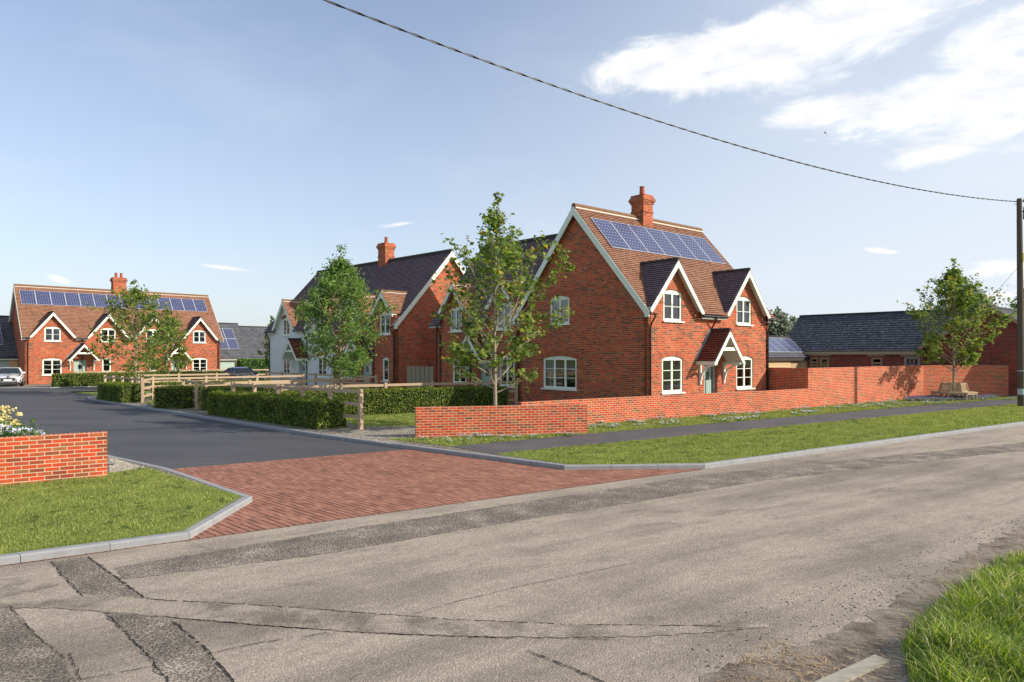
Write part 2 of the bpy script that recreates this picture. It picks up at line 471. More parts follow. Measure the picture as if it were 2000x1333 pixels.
# ---------------------------------------------------------------- mesh builder
class MB:
    def __init__(s):
        s.v, s.f, s.mi, s.uv = [], [], [], []

    def poly(s, pts, mi=0, uvs=None):
        b = len(s.v)
        s.v += [tuple(p) for p in pts]
        s.f.append(tuple(range(b, b + len(pts))))
        s.mi.append(mi)
        s.uv.append(uvs)
        return s

    def box(s, x0, x1, y0, y1, z0, z1, mi=0):
        c = [(x0, y0), (x1, y0), (x1, y1), (x0, y1)]
        return s.prism(c, z0, z1, mi)

    def prism(s, poly, z0, z1, mi=0, bottom=True, top=True):
        n = len(poly)
        area = sum(poly[i][0] * poly[(i + 1) % n][1] - poly[(i + 1) % n][0] * poly[i][1] for i in range(n))
        if area < 0:
            poly = poly[::-1]
        for i in range(n):
            a, b = poly[i], poly[(i + 1) % n]
            s.poly([(a[0], a[1], z0), (b[0], b[1], z0), (b[0], b[1], z1), (a[0], a[1], z1)], mi)
        if top:
            s.poly([(p[0], p[1], z1) for p in poly], mi)
        if bottom:
            s.poly([(p[0], p[1], z0) for p in poly[::-1]], mi)
        return s

    def beam(s, p, q, w, h, up=(0, 0, 1), mi=0):
        """box from p to q; w across, h along 'up' (centred)."""
        p, q, up = Vector(p), Vector(q), Vector(up)
        d = (q - p).normalized()
        a = d.cross(up).normalized() * w / 2
        u = a.cross(d).normalized() * h / 2
        c = [p - a - u, p + a - u, p + a + u, p - a + u, q - a - u, q + a - u, q + a + u, q - a + u]
        for f in ((3, 2, 1, 0), (4, 5, 6, 7), (0, 1, 5, 4), (1, 2, 6, 5), (2, 3, 7, 6), (3, 0, 4, 7)):
            s.poly([c[i] for i in f][::-1], mi)
        return s

    def tube(s, pts, rad, n=8, mi=0, cap=True):
        pts = [Vector(p) for p in pts]
        if not hasattr(rad, '__len__'):
            rad = [rad] * len(pts)
        rings = []
        ref = Vector((0.13, 0.97, 0.21))
        for i, p in enumerate(pts):
            d = (pts[min(i + 1, len(pts) - 1)] - pts[max(i - 1, 0)]).normalized()
            a = d.cross(ref)
            if a.length < 0.05:
                a = d.cross(Vector((1, 0, 0)))
            a.normalize()
            b = d.cross(a)
            rings.append([p + (a * math.cos(2 * math.pi * k / n) + b * math.sin(2 * math.pi * k / n)) * rad[i] for k in range(n)])
        base = len(s.v)
        for r in rings:
            s.v += [tuple(p) for p in r]
        for i in range(len(rings) - 1):
            for k in range(n):
                a0, a1 = base + i * n + k, base + i * n + (k + 1) % n
                s.f.append((a0, a1, a1 + n, a0 + n)); s.mi.append(mi); s.uv.append(None)
        if cap:
            s.f.append(tuple(base + k for k in range(n))[::-1]); s.mi.append(mi); s.uv.append(None)
            e = base + (len(rings) - 1) * n
            s.f.append(tuple(e + k for k in range(n))); s.mi.append(mi); s.uv.append(None)
        return s

    def plate(s, outer, holes, P, d0, d1, mi=0):
        """outline with holes in wall coordinates (a, z), front face at depth d0, sides back to d1."""
        loops = [outer] + holes
        flat = [p for l in loops for p in l]
        tris = tessellate_polygon([[Vector((p[0], p[1], 0)) for p in l] for l in loops])
        n0 = (Vector(P(1, 0, 0)) - Vector(P(0, 0, 0))).cross(Vector(P(0, 1, 0)) - Vector(P(0, 0, 0)))
        for t in tris:
            a, b, c = [flat[i] for i in t]
            cr = (b[0] - a[0]) * (c[1] - a[1]) - (c[0] - a[0]) * (b[1] - a[1])
            if abs(cr) < 1e-9:
                continue
            if cr < 0:
                b, c = c, b
            s.poly([P(a[0], a[1], d0), P(b[0], b[1], d0), P(c[0], c[1], d0)], mi)
        for li, l in enumerate(loops):
            area = sum(l[i][0] * l[(i + 1) % len(l)][1] - l[(i + 1) % len(l)][0] * l[i][1] for i in range(len(l)))
            ccw = area > 0
            if li > 0:
                ccw = not ccw
            for i in range(len(l)):
                a, b = l[i], l[(i + 1) % len(l)]
                if not ccw:
                    a, b = b, a
                s.poly([P(a[0], a[1], d0), P(a[0], a[1], d1), P(b[0], b[1], d1), P(b[0], b[1], d0)], mi)
        return s

    def build(s, name, mats, parent=None, smooth=False, bevel=0):
        me = bpy.data.meshes.new(name)
        me.from_pydata(s.v, [], s.f)
        if not isinstance(mats, (list, tuple)):
            mats = [mats]
        for x in mats:
            me.materials.append(M[x] if isinstance(x, str) else x)
        if len(mats) > 1:
            me.polygons.foreach_set('material_index', s.mi)
        uvl = me.uv_layers.new(name='UVMap')
        co = np.array(s.v, dtype=float) if s.v else np.zeros((0, 3))
        out = np.zeros((len(me.loops), 2))
        k = 0
        for f, uvs in zip(s.f, s.uv):
            if uvs is not None:
                for i, u in enumerate(uvs):
                    out[k + i] = u
            else:
                p = co[list(f)]
                nrm = np.zeros(3)
                for i in range(len(f)):
                    a, b = p[i], p[(i + 1) % len(f)]
                    nrm += np.cross(a, b)
                ln = np.linalg.norm(nrm)
                nrm = nrm / ln if ln > 1e-12 else np.array([0, 0, 1.0])
                if abs(nrm[2]) > 0.985:
                    out[k:k + len(f)] = p[:, :2]
                else:
                    t = np.array([-nrm[1], nrm[0], 0]); t /= np.linalg.norm(t)
                    bt = np.cross(nrm, t)
                    out[k:k + len(f), 0] = p @ t
                    out[k:k + len(f), 1] = p @ bt
            k += len(f)
        uvl.data.foreach_set('uv', out.ravel())
        if smooth:
            me.polygons.foreach_set('use_smooth', [True] * len(me.polygons))
        me.update()
        o = bpy.data.objects.new(name, me)
        COL.objects.link(o)
        if parent:
            o.parent = parent
        if bevel:
            bm = o.modifiers.new('bevel', 'BEVEL'); bm.width = bevel; bm.segments = 2; bm.limit_method = 'ANGLE'
        return o


def tag(o, label=None, cat=None, group=None, kind=None):
    if label: o['label'] = label
    if cat: o['category'] = cat
    if group: o['group'] = group
    if kind: o['kind'] = kind
    return o


def empty(name, x, y, z=0, rz=0):
    o = bpy.data.objects.new(name, None)
    o.location = (x, y, z); o.rotation_euler = (0, 0, rz); o.empty_display_size = 0.2
    COL.objects.link(o)
    return o


def np_mesh(name, verts, nper, mats, parent=None, mi=None):
    """verts (N, nper, 3): N separate polygons of nper corners."""
    N = len(verts)
    me = bpy.data.meshes.new(name)
    me.vertices.add(N * nper)
    me.vertices.foreach_set('co', np.asarray(verts, dtype=np.float32).ravel())
    me.loops.add(N * nper)
    me.loops.foreach_set('vertex_index', np.arange(N * nper, dtype=np.int32))
    me.polygons.add(N)
    me.polygons.foreach_set('loop_start', np.arange(0, N * nper, nper, dtype=np.int32))
    me.polygons.foreach_set('loop_total', np.full(N, nper, dtype=np.int32))
    for x in mats if isinstance(mats, (list, tuple)) else [mats]:
        me.materials.append(M[x])
    if mi is not None:
        me.polygons.foreach_set('material_index', np.asarray(mi, dtype=np.int32))
    me.update(calc_edges=True)
    me.validate()
    o = bpy.data.objects.new(name, me)
    COL.objects.link(o)
    if parent: o.parent = parent
    return o


def unit(a):
    return a / (np.linalg.norm(a, axis=-1, keepdims=True) + 1e-9)


def leaf_quads(pos, nrm, size, rng, aspect=0.6, fold=0.25):
    """one folded kite-shaped leaf per position, facing roughly nrm."""
    n = len(pos)
    nrm = unit(nrm)
    a = unit(np.cross(nrm, rng.normal(size=(n, 3))))
    b = np.cross(nrm, a)
    s = (size * rng.uniform(0.65, 1.3, n))[:, None]
    up = nrm * s * fold
    return np.stack([pos - a * s * 0.5, pos + b * s * aspect * 0.5 + up * 0.6, pos + a * s * 0.5 - up * 0.4, pos - b * s * aspect * 0.5 + up * 0.6], axis=1)
# ---------------------------------------------------------------- building parts
def frame(O, A, N):
    O, A, N = Vector((O[0], O[1], 0)), Vector((A[0], A[1], 0)), Vector((N[0], N[1], 0))

    def P(a, z, d=0.0):
        return O + A * a + Vector((0, 0, z)) + N * d
    return P


def arch_outline(xc, w, z0, z1, rise, inset=0.0, n=8):
    """ccw outline of an opening with a shallow arched head (z1 = crown)."""
    x0, x1 = xc - w / 2 + inset, xc + w / 2 - inset
    zs = z1 - rise
    pts = [(x0, z0 + inset), (x1, z0 + inset)]
    if rise <= 0:
        return pts + [(x1, z1 - inset), (x0, z1 - inset)]
    for i in range(n + 1):
        t = 1 - 2 * i / n
        pts.append((xc + t * (w / 2 - inset), zs + rise * (1 - t * t) - inset))
    return pts


def make_window(P, parent, xc, w, z0, z1, rise, lights, rows, curtain=0, paint='cream_paint', arch=True):
    """frame (part) > pane, sill, curtain; brick arch a part of the house."""
    dF, dB = -0.035, -0.10
    out = arch_outline(xc, w, z0, z1, rise)
    holes = []
    st, cs = 0.055, 0.05            # outer stile, casement stile
    lw = (w - 2 * st) / lights
    zt = z1 - rise - 0.06 if rise else z1 - 0.10
    zb = z0 + 0.10
    panes = []
    for i in range(lights):
        a0 = xc - w / 2 + st + lw * i + cs
        a1 = a0 + lw - 2 * cs
        rh = (zt - zb) / rows
        for j in range(rows):
            b0, b1 = zb + rh * j + (0.013 if j else 0), zb + rh * (j + 1) - (0.013 if j < rows - 1 else 0)
            holes.append([(a0, b0), (a1, b0), (a1, b1), (a0, b1)])
        panes.append((a0, a1))
    mb = MB().plate(out, holes, P, dF, dB)
    fr = mb.build('window', paint, parent)
    gb = MB()
    for a0, a1 in panes:
        gb.poly([P(a0 - .01, zb - .01, -0.075), P(a1 + .01, zb - .01, -0.075), P(a1 + .01, zt + .01, -0.075), P(a0 - .01, zt + .01, -0.075)])
    gb.build('pane', 'glass', fr)
    s0, s1 = xc - w / 2 - 0.07, xc + w / 2 + 0.07
    sb = MB()
    sill(sb, P, s0, s1, z0 - 0.055, z0 - 0.002, 0.085)
    sb.build('sill', 'cream_paint', fr)
    if curtain:
        cb = MB()
        sides = []
        if curtain in (1, 3): sides.append((xc - w / 2 + 0.05, xc - w / 2 + 0.05 + w * 0.24))
        if curtain in (2, 3): sides.append((xc + w / 2 - 0.05 - w * 0.24, xc + w / 2 - 0.05))
        for c0, c1 in sides:
            n = 14
            for i in range(n):
                a, b = c0 + (c1 - c0) * i / n, c0 + (c1 - c0) * (i + 1) / n
                da, db = -0.16 - 0.03 * math.sin(i * 2.1), -0.16 - 0.03 * math.sin((i + 1) * 2.1)
                cb.poly([P(a, zb - .05, da), P(b, zb - .05, db), P(b, zt + .05, db), P(a, zt + .05, da)])
        cb.build('curtain', 'curtain', fr, smooth=True)
    if arch:
        ab = MB()
        ww = w + 0.16
        n = max(7, int(ww / 0.078))
        h = 0.215

        def zc(a):
            t = (a - xc) / (w / 2)
            return z1 - rise + rise * max(-0.12, 1 - t * t) + 0.004
        for i in range(n):
            a0, a1 = xc - ww / 2 + ww * i / n + 0.004, xc - ww / 2 + ww * (i + 1) / n - 0.004
            sp = 1 + 0.10 / ww * 2 * (h / 0.3)
            b0, b1 = xc + (a0 - xc) * sp, xc + (a1 - xc) * sp
            ab.plate([(a0, zc(a0)), (a1, zc(a1)), (b1, zc(a1) + h), (b0, zc(a0) + h)], [], P, 0.012, 0.0)
        ab.build('brick_arch', 'arch_brick', parent)
    return fr


def sill(mb, P, a0, a1, z0, z1, proj, back=-0.1):
    q = [P(a0, 0, proj), P(a1, 0, proj), P(a1, 0, back), P(a0, 0, back)]
    mb.prism([(p.x, p.y) for p in q], z0, z1)
    return mb


def make_door(P, parent, xc, w, h, paint='sage_paint', z0=0.03):
    o = [(xc - w / 2, z0), (xc + w / 2, z0), (xc + w / 2, z0 + h), (xc - w / 2, z0 + h)]
    wi = 0.13
    hole = [(xc - wi, z0 + h * .62), (xc + wi, z0 + h * .62), (xc + wi, z0 + h * .80), (xc - wi, z0 + h * .80)]
    mb = MB().plate([(xc - w / 2 + .06, z0), (xc + w / 2 - .06, z0), (xc + w / 2 - .06, z0 + h - .06), (xc - w / 2 + .06, z0 + h - .06)], [hole], P, -0.155, -0.2)
    for k in range(1, 6):                                   # plank grooves
        a = xc - w / 2 + .06 + (w - .12) * k / 6
        for zz0, zz1 in (((z0 + .05, z0 + h * .6), (z0 + h * .82, z0 + h - .1)) if abs(a - xc) < wi + .03 else ((z0 + .05, z0 + h - .1),)):
            mb.plate([(a - .004, zz0), (a + .004, zz0), (a + .004, zz1), (a - .004, zz1)], [], P, -0.150, -0.156)
    d = mb.build('door', paint, parent)
    MB().plate(o, [[(xc - w / 2 + .06, z0 + .001), (xc + w / 2 - .06, z0 + .001), (xc + w / 2 - .06, z0 + h - .06), (xc - w / 2 + .06, z0 + h - .06)]], P, -0.13, -0.2).build('door_frame', paint, d)
    MB().plate(hole, [], P, -0.17, -0.18).build('pane', 'car_glass', d)
    k = P(xc + w / 2 - .14, z0 + h * .48, -0.12)
    MB().tube([P(xc + w / 2 - .14, z0 + h * .48, -0.156), k], 0.022, 8).build('handle', 'steel', d)
    return d


def slope_rows(mb, O, A, S, N, Ls, ivs, gauge=0.125, step=0.026, mi=0, rh=0.1):
    """stepped tile courses. O lowest point at a=0, A along, S up the slope, N outward."""
    O, A, S, N = Vector(O), Vector(A), Vector(S), Vector(N)
    n = max(1, round(Ls / gauge))
    g = Ls / n
    for i in range(n):
        s0, s1 = g * i, g * (i + 1)
        i0, i1 = ivs(s0 + 1e-4), ivs(s1 - 1e-4)
        if len(i0) != len(i1):
            i0 = i1 = ivs((s0 + s1) / 2)
        for (a0, a1), (b0, b1) in zip(i0, i1):
            p = [O + A * a0 + S * s0 + N * step, O + A * a1 + S * s0 + N * step, O + A * b1 + S * (s1) + N * 0.002, O + A * b0 + S * (s1) + N * 0.002]
            mb.poly(p, mi, [(a0, i * rh), (a1, i * rh), (b1, (i + 1) * rh), (b0, (i + 1) * rh)])
            mb.poly([O + A * a0 + S * s0, O + A * a1 + S * s0, p[1], p[0]], mi, [(a0, i * rh - .003), (a1, i * rh - .003), (a1, i * rh + .003), (a0, i * rh + .003)])
    return mb


def cut(ivs, lo, hi):
    out = []
    for a, b in ivs:
        if min(b, lo) - a > .02: out.append((a, min(b, lo)))
        if b - max(a, hi) > .02: out.append((max(a, hi), b))
    return out


def gable_roof_small(name, parent, P, xc, half, zf, za, back, ov, tile, ridge='dark_ridge', soffit=True, side_fascia=False, th=0.2, mortar=False):
    """small gabled roof standing out of wall frame P: ridge runs into the wall/roof by back(z)."""
    tg = (za - zf) / half
    sl = math.hypot(half, za - zf)
    A3 = (P(0, 0, -1) - P(0, 0, 0))                     # inwards
    X3 = (P(1, 0, 0) - P(0, 0, 0))
    mb = MB()
    for sg in (-1, 1):
        S = (X3 * (-sg) * half + Vector((0, 0, za - zf))) / sl
        O = P(xc + sg * half, zf, ov)
        if sg < 0:
            A_, N_ = A3 * 1.0, None
        A_ = A3
        N_ = (X3 * sg * (za - zf) + Vector((0, 0, half))) / sl
        iv = lambda s: [(0.0, ov + back(zf + (za - zf) * s / sl))]
        if sg > 0:
            slope_rows(mb, O, A_, S, N_, sl, iv)
        else:
            slope_rows(mb, O, A_, S, N_, sl, iv)
    roof = mb.build(name, tile, parent)
    bk = back(za)
    rb = MB().tube([P(xc, za + .02, ov + .01), P(xc, za + .02, -bk)], 0.075, 8)
    if mortar:
        for sg in (-1, 1):
            rb.beam(P(xc + sg * .085, za - .06, ov), P(xc + sg * .085, za - .06, -bk), .02, .05, mi=1)
    rb.build('ridge_tiles', [ridge, 'white_mortar'], roof)
    bb = MB()
    for sg in (-1, 1):
        # bargeboard: front board following the slope
        dz = 0.035
        e = 0.04
        o = [(xc + sg * (half + e), zf - dz - e * tg), (xc, za - dz), (xc, za - dz - th * 1.35), (xc + sg * (half + e - th * .95), zf - dz - th * .42 - e * tg * .2), (xc + sg * (half + e - th * .5), zf - dz - th * .75), (xc + sg * (half + e), zf - dz - th * .75)]
        o = o[::-1] if sg < 0 else o
        if sum(o[i][0] * o[(i + 1) % 6][1] - o[(i + 1) % 6][0] * o[i][1] for i in range(6)) < 0:
            o = o[::-1]
        bb.plate(o, [], P, ov + 0.012, ov - 0.03)
        bb.plate([(p[0] * .999 + xc * .001, p[1]) for p in o][::-1] if False else o, [], P, ov - 0.03, ov - 0.031)
    bb.build('bargeboard', 'cream_paint', roof)
    if soffit:
        sb = MB()
        for sg in (-1, 1):
            a, b = (xc + sg * half, zf - .05), (xc, za - .05)
            q = [P(a[0], a[1], ov - .03), P(b[0], b[1], ov - .03), P(b[0], b[1], 0.0), P(a[0], a[1], 0.0)]
            sb.poly(q)
            q2 = [p - Vector((0, 0, .012)) for p in q]
            sb.poly(q2[::-1])
        sb.build('soffit', 'cream_paint', roof)
    return roof


def make_porch(P, parent, xc, half=1.08, zf=2.12, za=3.40, proj=0.9, tile='porch_tile'):
    r = gable_roof_small('porch', parent, P, xc, half, zf, za, lambda z: -0.002, proj, tile, ridge='dark_ridge', soffit=False, th=0.17)
    mb = MB()
    tg = (za - zf) / half
    zt = zf + 0.42
    hw = (za - .18 - zt) / tg
    mb.plate([(xc - hw, zt), (xc + hw, zt), (xc + hw - .04, zt + .14), (xc - hw + .04, zt + .14)], [], P, proj - 0.04, proj - 0.10)
    for sg in (-1, 1):                                    # eaves boards and inner lining
        a = xc + sg * (half - .02)
        mb.beam(P(a, zf - .10, proj - .03), P(a, zf - .10, 0.0), .04, .14)
        q = [P(xc + sg * half, zf - .05, proj - .03), P(xc, za - .06, proj - .03), P(xc, za - .06, 0.0), P(xc + sg * half, zf - .05, 0.0)]
        mb.poly(q); mb.poly([p - Vector((0, 0, .012)) for p in q][::-1])
    mb.build('porch_lining', 'cream_paint', r)
    for sg in (-1, 1):
        a = xc + sg * (half - .22)
        b = MB()
        b.beam(P(a, zf - .98, 0.045), P(a, zf - .06, 0.045), .075, .085, up=P(0, 0, 1) - P(0, 0, 0))
        b.beam(P(a, zf - .11, 0.0), P(a, zf - .11, proj - .05), .07, .08)
        n = 8
        c0, rr = (0.06, zf - .80), None
        pts = []
        for i in range(n + 1):
            t = i / n * math.pi / 2
            pts.append((0.78 - 0.70 * math.cos(t), zf - .80 + 0.64 * math.sin(t)))
        for i in range(n):
            b.beam(P(a, pts[i][1], pts[i][0]), P(a, pts[i + 1][1], pts[i + 1][0]), .065, .075, up=P(1, 0, 0) - P(0, 0, 0) if False else (0, 0, 1) if i > 2 else P(0, 0, 1) - P(0, 0, 0))
        b.build('bracket', 'cream_paint', r)
    fl = MB()
    for sg in (-1, 1):
        fl.beam(P(xc + sg * (half + .03), zf + .05, .012), P(xc, za + .10, .012), .16, .022, up=P(0, 0, 1) - P(0, 0, 0))
    fl.build('flashing', 'lead', r)
    return r


def make_house(root, L, D, ze, zr, wall='house_brick', tile='roof_tile', ridge='ridge_clay', front=(), left=(), right=(), doors=(),
               gablets=(), gtile='shaded_tile', porches=(), pipes=(), chimneys=(), vo=0.22, eo=0.26, split=None, gablet_ridge='dark_ridge', panels=None, gm=False,
               fascia='cream_paint', gauge=0.125):
    tg = (zr - ze) / (D / 2)
    PF, PL, PR = frame((0, 0), (1, 0), (0, -1)), frame((0, D), (0, -1), (-1, 0)), frame((L, 0), (0, 1), (1, 0))
    PB = frame((L, D), (-1, 0), (0, 1))
    # --- walls
    gab = sorted(gablets)
    top = [(L, ze)]
    for g in reversed(gab):
        xc, h, zf, za = g
        t = (za - zf) / h
        zz = za - 0.06
        hb = (zz - ze) / t
        x1, x0 = min(L - .001, xc + hb), max(0.001, xc - hb)
        top += [(x1, zz - (x1 - xc) * t), (xc, zz), (x0, zz - (xc - x0) * t)]
    top += [(0, ze)]
    out = [(0, -0.2), (L, -0.2)] + top

    def hole(o):
        return arch_outline(o['x'], o['w'], o['z0'], o['z1'], o.get('rise', 0))
    dh = [[(d[0] - d[1] / 2, 0.02), (d[0] + d[1] / 2, 0.02), (d[0] + d[1] / 2, 0.03 + d[2]), (d[0] - d[1] / 2, 0.03 + d[2])] for d in doors]
    if split:
        xs, m2 = split                      # left part of the front in another material
        eps = 1e-4

        def clip(poly, keep_left):
            res = []
            for i in range(len(poly)):
                a, b = poly[i], poly[(i + 1) % len(poly)]
                ia, ib = (a[0] <= xs) == keep_left, (b[0] <= xs) == keep_left
                if ia: res.append(a)
                if ia != ib:
                    t = (xs - a[0]) / (b[0] - a[0])
                    res.append((xs, a[1] + t * (b[1] - a[1])))
            return res
        for kl, mt, nm in ((True, m2, 'rendered_wall'), (False, wall, 'brick_wall')):
            hs = [hole(o) for o in front if (o['x'] < xs) == kl] + [h for h in dh if (h[0][0] < xs) == kl]
            mb = MB().plate(clip(out, kl), hs, PF, 0.0 if not kl else 0.006, -0.22)
            if kl:
                mb.plate([(0, -.2), (D, -.2), (D, ze), (D / 2, zr - .05), (0, ze)], [hole(o) for o in left], PL, 0, -0.22)
            else:
                mb.plate([(0, -.2), (D, -.2), (D, ze), (D / 2, zr - .05), (0, ze)], [hole(o) for o in right], PR, 0, -0.22)
                mb.plate([(0, -.2), (L, -.2), (L, ze), (0, ze)], [], PB, 0, -0.2)
            w = mb.build(nm, mt, root)
            if kl:
                w['label'] = 'white rendered front wall of the far cottage'
    else:
        mb = MB().plate(out, [hole(o) for o in front] + dh, PF, 0, -0.2)
        mb.plate([(0.0, -.2), (D, -.2), (D, ze), (D / 2, zr - .05), (0.0, ze)], [hole(o) for o in left], PL, 0, -0.2)
        mb.plate([(0.0, -.2), (D, -.2), (D, ze), (D / 2, zr - .05), (0.0, ze)], [hole(o) for o in right], PR, 0, -0.2)
        mb.plate([(0, -.2), (L, -.2), (L, ze), (0, ze)], [], PB, 0, -0.2)
        mb.build('wall', wall, root)
    # dark rooms behind the glass
    ib = MB().box(.25, L - .25, 1.6, D - .25, 0.0, ze - .1)
    ib.box(.25, L - .25, .25, D - .25, 2.45, 2.6)
    ib.box(.25, L - .25, .25, D - .25, 0.0, 0.06)
    for xx in [L * k / 4 for k in (1, 2, 3)]:
        ok = all(abs(xx - o['x']) > o['w'] / 2 + .1 for o in front)
        if ok: ib.box(xx - .05, xx + .05, .25, 1.6, 0.06, 2.45)
    ib.build('interior', 'interior', root)
    for o, P_ in [(o, PF) for o in front] + [(o, PL) for o in left] + [(o, PR) for o in right]:
        make_window(P_, root, o['x'], o['w'], o['z0'], o['z1'], o.get('rise', 0), o.get('n', 2), o.get('r', 2), o.get('cur', 0), o.get('paint', 'cream_paint'), o.get('arch', True))
    for d in doors:
        make_door(PF, root, d[0], d[1], d[2])
    # --- roof, front slope with openings under the gablets
    sl = math.hypot(eo + D / 2, tg * (eo + D / 2))
    cs, sn = (eo + D / 2) / sl, tg * (eo + D / 2) / sl

    def ivf(s):
        y = -eo + s * cs
        z = ze + y * tg
        out_ = [(-vo, L + vo)]
        for xc, h, zf, za in gab:
            t = (za - zf) / h
            hw = (za - z) / t - (0.10 if y > 0.05 else -0.03)
            if y <= 0.05: hw = min(hw, h + .03)
            if hw > 0:
                out_ = cut(out_, xc - hw, xc + hw)
        return [(a, b) for a, b in out_ if b - a > .03]
    mb = MB()
    slope_rows(mb, (0, -eo, ze - eo * tg + .07), (1, 0, 0), (0, cs, sn), (0, -sn, cs), sl, ivf, gauge)
    slope_rows(mb, (0, D + eo, ze - eo * tg + .07), (1, 0, 0), (0, -cs, sn), (0, sn, cs), sl, lambda s: [(-vo, L + vo)], 0.4)
    roof = mb.build('roof', tile, root)
    zR = zr + .07
    nR = int((L + 2 * vo) / .45)
    rb = MB()
    for i in range(nR):
        a, b = -vo + (L + 2 * vo) * i / nR, -vo + (L + 2 * vo) * (i + 1) / nR
        rb.tube([(a + .006, D / 2, zR + .0), (b - .006, D / 2, zR + .0)], 0.125, 10)
    for s_ in (-1, 1):
        rb.beam((-vo, D / 2 + s_ * .135, zR - .085), (L + vo, D / 2 + s_ * .135, zR - .085), .03, .055, mi=1)
    rb.build('ridge_tiles', [ridge, 'white_mortar' if ridge == 'ridge_clay' else ridge], roof)
    # bargeboards on both gable ends
    for nm, x, sx in (('bargeboard', -vo, -1), ('bargeboard', L + vo, 1)):
        P_ = frame((x, 0), (0, -sx if False else 1), (sx, 0))
        b = MB()
        th = 0.26
        for sg in (-1, 1):
            y0 = D / 2 + sg * (D / 2 + eo)
            z0 = ze - eo * tg + .06
            o = [(y0, z0), (D / 2, zR - .02), (D / 2, zR - .02 - th * 1.45), (D / 2 + sg * (D / 2 + eo - .22), z0 - .10), (D / 2 + sg * (D / 2 + eo - .22), z0 - .22), (y0, z0 - .22)]
            if sg < 0: o = o[::-1]
            P2 = (lambda a, z, d, x=x, sx=sx: Vector((x + sx * d, a, z)))
            if sx < 0:
                b.plate([(-p[0], p[1]) for p in o][::-1], [], lambda a, z, d, x=x: Vector((x - d, -a, z)), 0.03, -0.01)
            else:
                b.plate(o if sum(o[i][0] * o[(i + 1) % 6][1] - o[(i + 1) % 6][0] * o[i][1] for i in range(6)) > 0 else o[::-1], [], P2, 0.03, -0.01)
            # soffit strip under the verge
            q = [(x, y0, z0 - .03), (x, D / 2, zR - .06), (0 if sx < 0 else L, D / 2, zR - .06), (0 if sx < 0 else L, y0, z0 - .03)]
            b.poly(q); b.poly([(p[0], p[1], p[2] - .012) for p in q][::-1])
        b.build('bargeboard', 'cream_paint', roof)
    # eaves fascia + gutter between gablets
    segs = [(-vo, L + vo)]
    for xc, h, zf, za in gab:
        segs = cut(segs, xc - h, xc + h)
    zE = ze - eo * tg + .05
    for a, b in segs:
        if b - a < .05: continue
        fb = MB().box(a + .03, b - .03, -eo + .03, -eo + .055, zE - .17, zE - .005)
        fb.box(a + .03, b - .03, -eo + .055, .0, zE - .17, zE - .15)
        fb.build('fascia', fascia, roof)
        MB().tube([(a + .01, -eo - .025, zE - .055), (b - .01, -eo - .025, zE - .055)], 0.055, 8).build('gutter', 'black_plastic', roof)
    MB().box(-vo + .03, L + vo - .03, D + eo - .05, D + eo - .03, zE - .17, zE - .005).build('fascia', fascia, roof)
    for x in pipes:
        if isinstance(x, tuple): x, zb = x
        else: zb = 0.0
        pts = [(x, -eo - .02, zE - .09), (x, -eo - .02, zE - .2), (x, -.30 * 0 - .16, zE - .36), (x, -.075, zE - .5), (x, -.055, zE - .62), (x, -.055, zb)]
        mbp = MB().tube(pts, .034, 8)
        mbp.box(x - .075, x + .075, -eo - .1, -eo + .05, zE - .13, zE - .08)
        z = zb + .3
        while z < zE - .7:
            mbp.box(x - .05, x + .05, -.10, -.003, z, z + .045)
            z += 1.15
        mbp.build('drainpipe', 'black_plastic', root)
    for xc, h, zf, za in gab:
        gable_roof_small('gablet', root, PF, xc, h, zf, za, lambda z: max(0.0, (z - ze) / tg) + .03, 0.30, gtile, gablet_ridge, mortar=gm)
    for xc in porches:
        make_porch(PF, root, xc)
    for ch in chimneys:
        x, y, w, d, zt, npot = ch
        zb = min(ze + tg * (y - d / 2), ze + tg * (D - y - d / 2)) - .3
        b = MB()
        b.box(x - w / 2, x + w / 2, y - d / 2, y + d / 2, zb, zt - .42)
        zz = zt - .42
        for e, hh in ((.035, .075), (.07, .075), (.105, .075), (.07, .075), (.03, .12)):
            b.box(x - w / 2 - e, x + w / 2 + e, y - d / 2 - e, y + d / 2 + e, zz, zz + hh)
            zz += hh
        b.box(x - w / 2 - .03, x + w / 2 + .03, y - d / 2 - .03, y + d / 2 + .03, zr + .32, zr + .40)
        c = b.build('chimney', wall if wall != 'render_white' else 'house_brick', root)
        for k in range(npot):
            px = x + (k - (npot - 1) / 2) * .42
            MB().tube([(px, y, zt - .01), (px, y, zt + .06), (px, y, zt + .36), (px, y, zt + .44)], [.15, .13, .11, .125], 14).build('chimney_pot', 'clay_pot', c, smooth=False)
    if panels:
        x0, npn, pw, w0, w1 = panels[:5]
        rows = panels[5] if len(panels) > 5 else 1
        pl = math.hypot(w1 - w0, tg * (w1 - w0)) / rows
        fm = MB()
        t = .045
        fm.box(0, pw - .012, 0, pl - .012, 0.0, t)
        e = .022
        fm.poly([(e, e, t + .002), (pw - .012 - e, e, t + .002), (pw - .012 - e, pl - .012 - e, t + .002), (e, pl - .012 - e, t + .002)], 1, [(0, 0), (1, 0), (1, 1), (0, 1)])
        first = None
        for j in range(rows):
            for k in range(npn):
                if first is None:
                    o = first = fm.build('solar_panel', ['panel_frame', 'solar_cells'], root)
                else:
                    o = first.copy(); COL.objects.link(o); o.parent = root
                wy = w0 + (w1 - w0) * j / rows
                o.location = Vector((x0 + k * pw, wy, ze + tg * wy + .07)) + Vector((0, -sn, cs)) * .03
                o.rotation_euler = (math.atan(tg), 0, 0)
    return root


U4 = lambda x, w=1.2, z0=3.72, z1=4.98, **k: dict(x=x, w=w, z0=z0, z1=z1, rise=.13, n=2, r=2, **k)
G3 = lambda x, w=1.35, z0=.86, z1=2.32, n=2, **k: dict(x=x, w=w, z0=z0, z1=z1, rise=.12, n=n, r=3, **k)

